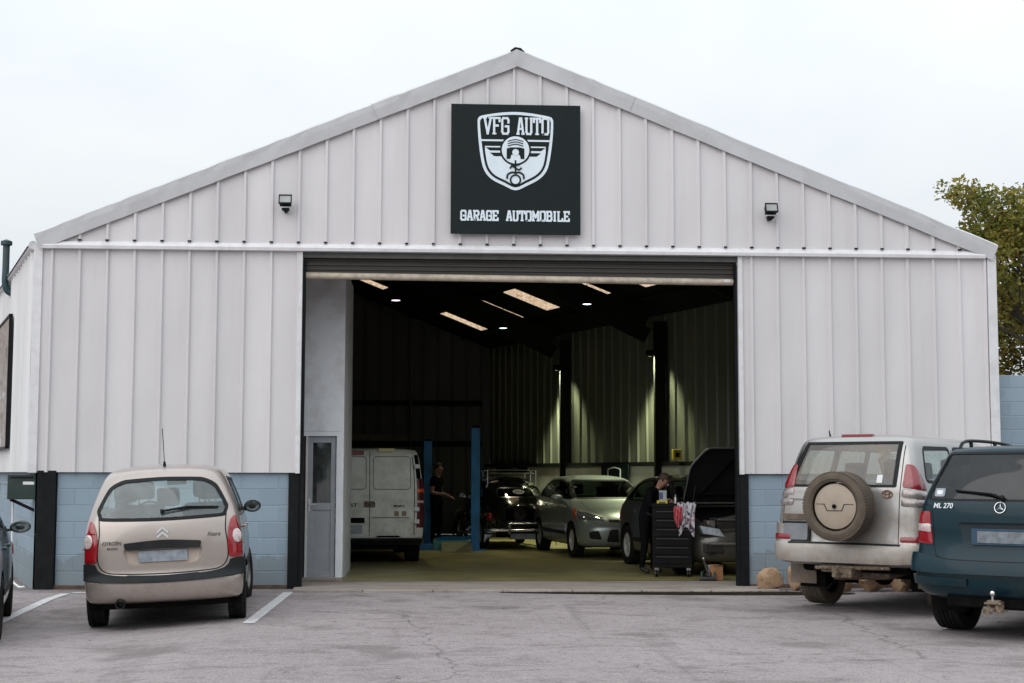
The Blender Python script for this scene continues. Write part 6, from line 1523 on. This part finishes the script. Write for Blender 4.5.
# tool trolley
c = thing('tool_trolley', 'black wheeled tool trolley with drawers, crowded with things on top, in the doorway', 'tool trolley', (2.50, 1.98, .012), R(-9))
TB = pbr('trolley_black', (.005, .0055, .0055), .5, dirt=(.015, .014, .012), dirtamt=.2, spec=.12)
MB().box(-.30, .30, -.22, .22, .14, 1.05, .015).build('cabinet', TB, c)
for i in range(6): d_ = MB().box(-.275, .275, -.235, -.222, .20 + i * .135, .32 + i * .135, .004).build('drawer', TB, c); MB().box(-.24, .24, -.248, -.236, .295 + i * .135, .31 + i * .135, .003).build('handle', CM['hub'], d_)
g = MB(); g.box(-.32, .32, -.24, -.225, 1.05, 1.10); g.box(-.32, .32, .225, .24, 1.05, 1.10); g.box(-.32, -.305, -.24, .24, 1.05, 1.10); g.box(.305, .32, -.24, .24, 1.05, 1.10); g.build('top_tray', TB, c)
g = MB(); g.tube([(-.31, -.16, .92), (-.38, -.16, .95), (-.38, .16, .95), (-.31, .16, .92)], .013, 8); g.build('push_handle', TB, c)
for sx in (-.24, .24):
    for sy in (-.17, .17):
        T = Matrix.Translation((sx, sy, .055)) @ Matrix.Rotation(R(90), 4, 'Y'); g = MB(); g.lathe([(.055, -.018), (.055, .018), (.02, .02), (.02, -.02), (.055, -.018)], 20, T); w_ = g.build('caster', TB, c, 40); g = MB(); g.lathe([(.03, -.022), (.03, .022), (.002, .023)], 12, T); g.box(sx - .03, sx + .03, sy - .02, sy + .02, .10, .14); g.build('caster_fork', CM['rim'], w_)
def small(name, lab, cat, loc, build, rz=0):
    o = thing(name, lab, cat, loc, rz); build(o); return o
def b1(o): MB().box(-.08, .08, -.06, .06, 0, .09, .006).build('carton', pbr('yellow_card', (.55, .45, .02), .5), o); MB().box(-.05, .05, -.062, -.060, .02, .07).build('printed_band', pbr('band_dark', (.08, .08, .05), .6), o)
small('glove_box', 'yellow carton of gloves on the left of the tool trolley top', 'carton', (2.34, 1.90, 1.066), b1, R(-12))
def b2(o): MB().box(-.055, .055, -.04, .04, 0, .15, .006).build('carton', pbr('pale_card', (.35, .36, .38), .6), o); MB().box(-.055, .0, -.043, -.0405, .02, .12).build('blue_band', pbr('band_blue', (.05, .09, .20), .5), o)
small('parts_box', 'pale blue and white carton standing on the yellow one on the tool trolley', 'carton', (2.35, 1.92, 1.157), b2, R(-5))
def b3(o):
    g = MB(); g.lathe([(.03, 0), (.03, .12), (.012, .15), (.012, .18), (.002, .18)], 16); g.build('can', CM['rim'], o, 40); MB().box(-.015, .04, -.01, .01, .18, .20, .004).build('trigger', CM['under'], o)
small('spray_bottle', 'slim metal spray bottle on the middle of the tool trolley top', 'bottle', (2.56, 2.02, 1.066), b3)
# rags over the front edge
def rag(name, lab, x, y, z, w, h, mat, seed, rz):
    rnd = random.Random(seed); rows = []
    for i in range(26):
        t = i / 25; row = []
        for j in range(18):
            u = j / 17; ph = seed + u * 9 + t * 2; fold = .018 * math.sin(ph * 1.9) + .012 * math.sin(ph * 4.3 + 1)
            xx = (u - .5) * w * (1 - .28 * t + .10 * math.sin(t * 5 + seed)); 
            if t < .22: p = (xx, .12 * (1 - t / .22) - .02 + 0, .035 + fold * .5 + .02 * math.sin(t * 9))
            else: p = (xx, -.03 + fold - .012, .03 - (t - .22) / .78 * h * (1 + .18 * math.sin(u * 6 + seed)))
            row.append(p)
        rows.append(row)
    g = MB(); g.sheet(rows); o = g.build(name, mat, None, 60); o.location = (x, y, z); o.rotation_euler = (0, 0, rz); md = o.modifiers.new('thick', 'SOLIDIFY'); md.thickness = .006; tag(o, lab, 'rag'); return o
m, nt, out = _mat('patterned_cloth'); b = nt.nodes.new('ShaderNodeBsdfPrincipled'); b.inputs['Roughness'].default_value = .9
vv = N(nt, 'ShaderNodeTexVoronoi', Scale=26); nt.links.new(mapping(nt), vv.inputs[0]); cr = nt.nodes.new('ShaderNodeValToRGB'); cr.color_ramp.interpolation = 'CONSTANT'; sp = nt.nodes.new('ShaderNodeSeparateColor'); nt.links.new(vv.outputs['Color'], sp.inputs[0]); nt.links.new(sp.outputs[0], cr.inputs[0])
cr.color_ramp.elements[0].color = (.45, .42, .46, 1); cr.color_ramp.elements[1].position = .5; cr.color_ramp.elements[1].color = (.07, .06, .09, 1)
for p_, q_ in ((.68, (.38, .25, .30)), (.82, (.55, .54, .56))): e = cr.color_ramp.elements.new(p_); e.color = (*q_, 1)
nt.links.new(cr.outputs[0], b.inputs['Base Color']); nt.links.new(b.outputs[0], out.inputs[0])
rag('patterned_cloth', 'grey and white patterned cloth draped over the front of the tool trolley', 2.68, 1.72, 1.075, .30, .42, m, 2, R(-9))
rag('pink_rag', 'pink red rag hanging beside the patterned cloth on the tool trolley', 2.545, 1.715, 1.02, .13, .26, pbr('pink_cloth', (.52, .10, .12), .9, var=.15, bump=.2), 5, R(-9))
c = thing('cardboard_box', 'small tan cardboard box on the floor against the right door post', 'box', (3.02, 1.2, .012), R(12)); MB().box(-.07, .07, -.08, .08, 0, .20, .004).build('carton', pbr('cardboard', (.38, .19, .09), .8, var=.15), c)
for s_ in (1, -1): MB().box(-.07, .07, s_ * .085, s_ * .14, .185, .19, M=Matrix.Rotation(s_ * R(14), 4, 'X')).build('flap', pbr('cardboard2', (.34, .18, .09), .8), c)
# trolley jack under the dark car
c = thing('trolley_jack', 'low trolley jack with green parts on the floor by the dark car', 'jack', (2.92, 1.25, .012), R(75)); JG = pbr('jack_green', (.02, .09, .06), .5, dirt=(.04, .04, .03))
for s_ in (.09, -.09): MB().bar((-.25, s_, .08), (.30, s_, .07), .02, .09).build('side_plate', JG, c)
g = MB(); g.tube([(.28, -.12, .045), (.28, .12, .045)], .04, 12); g.build('front_roller', CM['hub'], c, 40); g = MB(); g.tube([(-.24, -.12, .03), (-.24, .12, .03)], .03, 12); g.build('rear_roller', CM['hub'], c, 40)
g = MB(); g.bar((-.1, 0, .08), (.24, 0, .17), .05, .04); g.lathe([(.05, 0), (.05, .02), (.002, .02)], 14, Matrix.Translation((.24, 0, .18))); g.build('lifting_arm', CM['rim'], c, 40)
g = MB(); g.tube([(-.22, 0, .1), (-.55, .04, .34)], .014, 8); g.build('handle', CM['rim'], c)

# ------------------------------------------------------------------ people
def person(label, loc, rz, J, mats, hair=None, scale=1, shirt_split=None):
    """J: joints name -> (x,y,z); the figure faces +x. One skinned mesh, material by region."""
    chain = [('pelvis', 'waist'), ('waist', 'chest'), ('chest', 'neck'), ('neck', 'head0'), ('head0', 'head1'), ('head1', 'head2')]
    rad = dict(pelvis=.145, waist=.125, chest=.15, neck=.058, head0=.072, head1=.098, head2=.07, shL=.075, shR=.075, elL=.046, elR=.046, wrL=.030, wrR=.030, plL=.038, plR=.038,
               hipL=.098, hipR=.098, knL=.065, knR=.065, anL=.045, anR=.045, toeL=.036, toeR=.036, heelL=.04, heelR=.04, nose=.016)
    for s_ in 'LR': chain += [('chest', 'sh' + s_), ('sh' + s_, 'el' + s_), ('el' + s_, 'wr' + s_), ('wr' + s_, 'pl' + s_), ('pelvis', 'hip' + s_), ('hip' + s_, 'kn' + s_), ('kn' + s_, 'an' + s_), ('an' + s_, 'toe' + s_)]
    J = dict(J)
    for s_, sg in (('L', 1), ('R', -1)):
        w = Vector(J['wr' + s_]); p = Vector(J['pl' + s_]); d = (p - w).normalized(); side = Vector((0, 0, 1)).cross(d).normalized() if abs(d.z) < .9 else Vector((1, 0, 0)); up = d.cross(side)
        for k, (o, L) in enumerate(((-.028, .062), (-.010, .074), (.009, .070), (.027, .055))):
            a = p + side * o + d * .02; b = a + d * L * .5 - up * .008; e = b + (d * .6 - up * .6).normalized() * L * .55
            for nm, q, r in (('a', a, .011), ('b', b, .009), ('c', e, .008)): J[f'f{s_}{k}{nm}'] = tuple(q); rad[f'f{s_}{k}{nm}'] = r
            chain += [('pl' + s_, f'f{s_}{k}a'), (f'f{s_}{k}a', f'f{s_}{k}b'), (f'f{s_}{k}b', f'f{s_}{k}c')]
        a = w.lerp(p, .5) + side * .045 * sg; b = a + (d + side * .5 * sg).normalized() * .045
        for nm, q, r in (('a', a, .013), ('b', b, .010)): J[f't{s_}{nm}'] = tuple(q); rad[f't{s_}{nm}'] = r
        chain += [('wr' + s_, f't{s_}a'), (f't{s_}a', f't{s_}b')]
    names = list(J); idx = {n: i for i, n in enumerate(names)}
    me = bpy.data.meshes.new('figure'); me.from_pydata([J[n] for n in names], [(idx[a], idx[b]) for a, b in chain if a in idx and b in idx], [])
    o = bpy.data.objects.new('figure', me); COL.objects.link(o); sk_ = o.modifiers.new('s', 'SKIN'); sk_.use_smooth_shade = True
    for n in names: v = me.skin_vertices[0].data[idx[n]]; r = rad[n]; v.radius = (r, r * (1.0)); v.use_root = n == 'pelvis'
    ss_ = o.modifiers.new('u', 'SUBSURF'); ss_.levels = 2; ss_.render_levels = 2
    dg = bpy.context.evaluated_depsgraph_get(); m2 = bpy.data.meshes.new_from_object(o.evaluated_get(dg)); bpy.data.objects.remove(o)
    m2.materials.clear(); [m2.materials.append(x) for x in mats]     # 0 skin 1 shirt 2 trousers 3 shoes
    cr = lambda a: Vector(J[a])
    for p in m2.polygons:
        q = p.center; best = None
        for a, b in chain:
            if a not in idx or b not in idx: continue
            A, B = cr(a), cr(b); d = B - A; t = max(0, min(1, (q - A).dot(d) / max(d.length_squared, 1e-9))); dist = (q - (A + d * t)).length / ((rad[a] * (1 - t) + rad[b] * t) + .001)
            if best is None or dist < best[0]: best = (dist, a, b, t)
        _, a, b, t = best; mi = 0
        if b[:2] in ('hi', 'kn', 'an') : mi = 2
        if a[:2] == 'an': mi = 3
        if (a, b) in (('pelvis', 'waist'),): mi = 2 if t < .35 else 1
        if a == 'waist' or (a == 'chest' and b[:2] == 'sh') or (a == 'chest' and b == 'neck' and t < .75): mi = 1
        if a[:2] == 'sh' and t < (shirt_split or 1.1): mi = 1
        if a[:2] == 'el' and not shirt_split: mi = 1 if t < .9 else 0
        p.material_index = mi
    root = mobj('person', m2, None, None, True); root.location = loc; root.rotation_euler = (0, 0, rz); tag(root, label, 'person')
    # hair cap and face details
    H = cr('head1'); N_ = (cr('head2') - cr('head0')).normalized(); F = Vector(J['face']) if 'face' in J else None
    fw = Vector((1, 0, 0)); fw = (fw - N_ * fw.dot(N_)).normalized(); sd_ = N_.cross(fw)
    Rm = Matrix(((fw.x, sd_.x, N_.x, H.x), (fw.y, sd_.y, N_.y, H.y), (fw.z, sd_.z, N_.z, H.z), (0, 0, 0, 1)))
    g = MB(); g.ball((-.014, 0, .028), .102, 1.02, .88, 1.0, 18, None); vs = [(x, y, z) for x, y, z in g.v]
    g2 = MB(); keep = [f for f in g.f if all(not (vs[i][0] > .045 and vs[i][2] < .055) and vs[i][2] > -.045 for i in f)]; g2.add([Rm @ Vector(v) for v in vs], keep); g2.build('hair', hair, root, 60)
    g = MB(); g.ball(Rm @ Vector((.100, 0, -.012)), .016, 1, .8, 1.3, 10); g.build('nose', mats[0], root, 60)
    for s_ in (1, -1):
        g = MB(); g.ball(Rm @ Vector((-.005, s_ * .085, -.005)), .022, .8, .4, 1.2, 10); g.build('ear', mats[0], root, 60)
        g = MB(); g.ball(Rm @ Vector((.086, s_ * .03, .012)), .010, .6, 1, .7, 8); g.build('eye', CM['cabin'], root, 60)
    g = MB(); g.ball(Rm @ Vector((.088, 0, -.045)), .016, .5, 1.4, .35, 8); g.build('mouth', pbr('lips', (.25, .09, .08), .6), root, 60)
    return root
SKN = pbr('skin', (.36, .20, .14), .55, var=.06); CLO = pbr('dark_workwear', (.006, .006, .008), .95, spec=.05, var=.2, bump=.2, bscale=40); TRO = pbr('dark_trousers', (.006, .006, .007), .95, spec=.05, var=.2); SHO = pbr('work_boot', (.015, .012, .01), .6); HAI = pbr('dark_hair', (.02, .014, .01), .7, var=.3); HA2 = pbr('brown_hair', (.05, .028, .018), .7, var=.3)
st = dict(pelvis=(0, 0, .93), waist=(.0, 0, 1.08), chest=(.01, 0, 1.33), neck=(.02, 0, 1.49), head0=(.03, 0, 1.57), head1=(.045, 0, 1.655), head2=(.04, 0, 1.73),
          shL=(.01, .185, 1.42), shR=(.01, -.185, 1.42), elL=(-.02, .235, 1.14), elR=(.0, -.24, 1.14), wrL=(.20, .20, 1.04), wrR=(.24, -.18, 1.10), plL=(.27, .185, 1.03), plR=(.31, -.16, 1.10),
          hipL=(0, .10, .88), hipR=(0, -.10, .88), knL=(.03, .11, .49), knR=(.0, -.12, .49), anL=(-.01, .12, .085), anR=(-.04, -.13, .085), toeL=(.16, .14, .045), toeR=(.13, -.16, .045))
person('man in dark work clothes with bare forearms, standing beyond the blue lift', (-1.0, 11.75, .012), R(-25), st, [SKN, CLO, TRO, SHO], HAI, shirt_split=.55)
bend = dict(pelvis=(-.08, 0, .90), waist=(-.05, 0, 1.05), chest=(.06, 0, 1.27), neck=(.15, 0, 1.40), head0=(.20, 0, 1.455), head1=(.255, 0, 1.515), head2=(.285, 0, 1.58),
            shL=(.08, .18, 1.34), shR=(.08, -.18, 1.34), elL=(.10, .26, 1.08), elR=(.14, -.25, 1.10), wrL=(.30, .16, 1.16), wrR=(.33, -.14, 1.20), plL=(.36, .12, 1.17), plR=(.39, -.11, 1.21),
            hipL=(-.07, .10, .85), hipR=(-.07, -.10, .85), knL=(.0, .11, .48), knR=(-.04, -.12, .48), anL=(-.04, .12, .085), anR=(-.10, -.13, .085), toeL=(.13, .14, .045), toeR=(.07, -.16, .045))
_p = person('person in dark clothes stooping over the tool trolley, hands on it', (2.25, 2.50, .012), R(-40), bend, [SKN, CLO, TRO, SHO], HA2); _p.scale = (.95, .95, .95)

# fallen leaves and grit on the tarmac
rnd = random.Random(21); vs, fs = [], []
for i in range(70):
    x = rnd.uniform(-8, 8); y = -1.0 - 13 * rnd.random() ** 1.3; s = rnd.choice((.008, .012, .018, .03)); a = rnd.uniform(0, 6.28); z = gz(x, y) + .006; o = len(vs); n = 5
    for k_ in range(n): t = a + 2 * math.pi * k_ / n; vs.append((x + s * math.cos(t) * rnd.uniform(.6, 1.2), y + s * math.sin(t) * rnd.uniform(.5, 1.1), z + rnd.uniform(0, s * .5)))
    fs.append(tuple(range(o, o + n)))
for i in range(160):      # drift along the kerb and wall
    x = rnd.choice((rnd.uniform(-.5, 3.4), rnd.uniform(3.4, 7.5), rnd.uniform(3.4, 7.5))); y = -.72 - abs(rnd.gauss(0, .12)) if x < 3.4 else rnd.uniform(-.9, -.15); s = rnd.uniform(.01, .03); a = rnd.uniform(0, 6.28); z = -.012; o = len(vs)
    for k_ in range(4): t = a + math.pi / 2 * k_; vs.append((x + s * math.cos(t), y + s * .7 * math.sin(t), z + rnd.uniform(0, .012)))
    fs.append((o, o + 1, o + 2, o + 3))
me = bpy.data.meshes.new('leaf_litter'); me.from_pydata(vs, [], fs)
tag(mobj('leaf_litter', me, leaf_mat('litter', [(.09, .04, .02), (.16, .07, .03), (.06, .045, .03), (.05, .045, .04), (.20, .12, .05)])), kind='stuff')
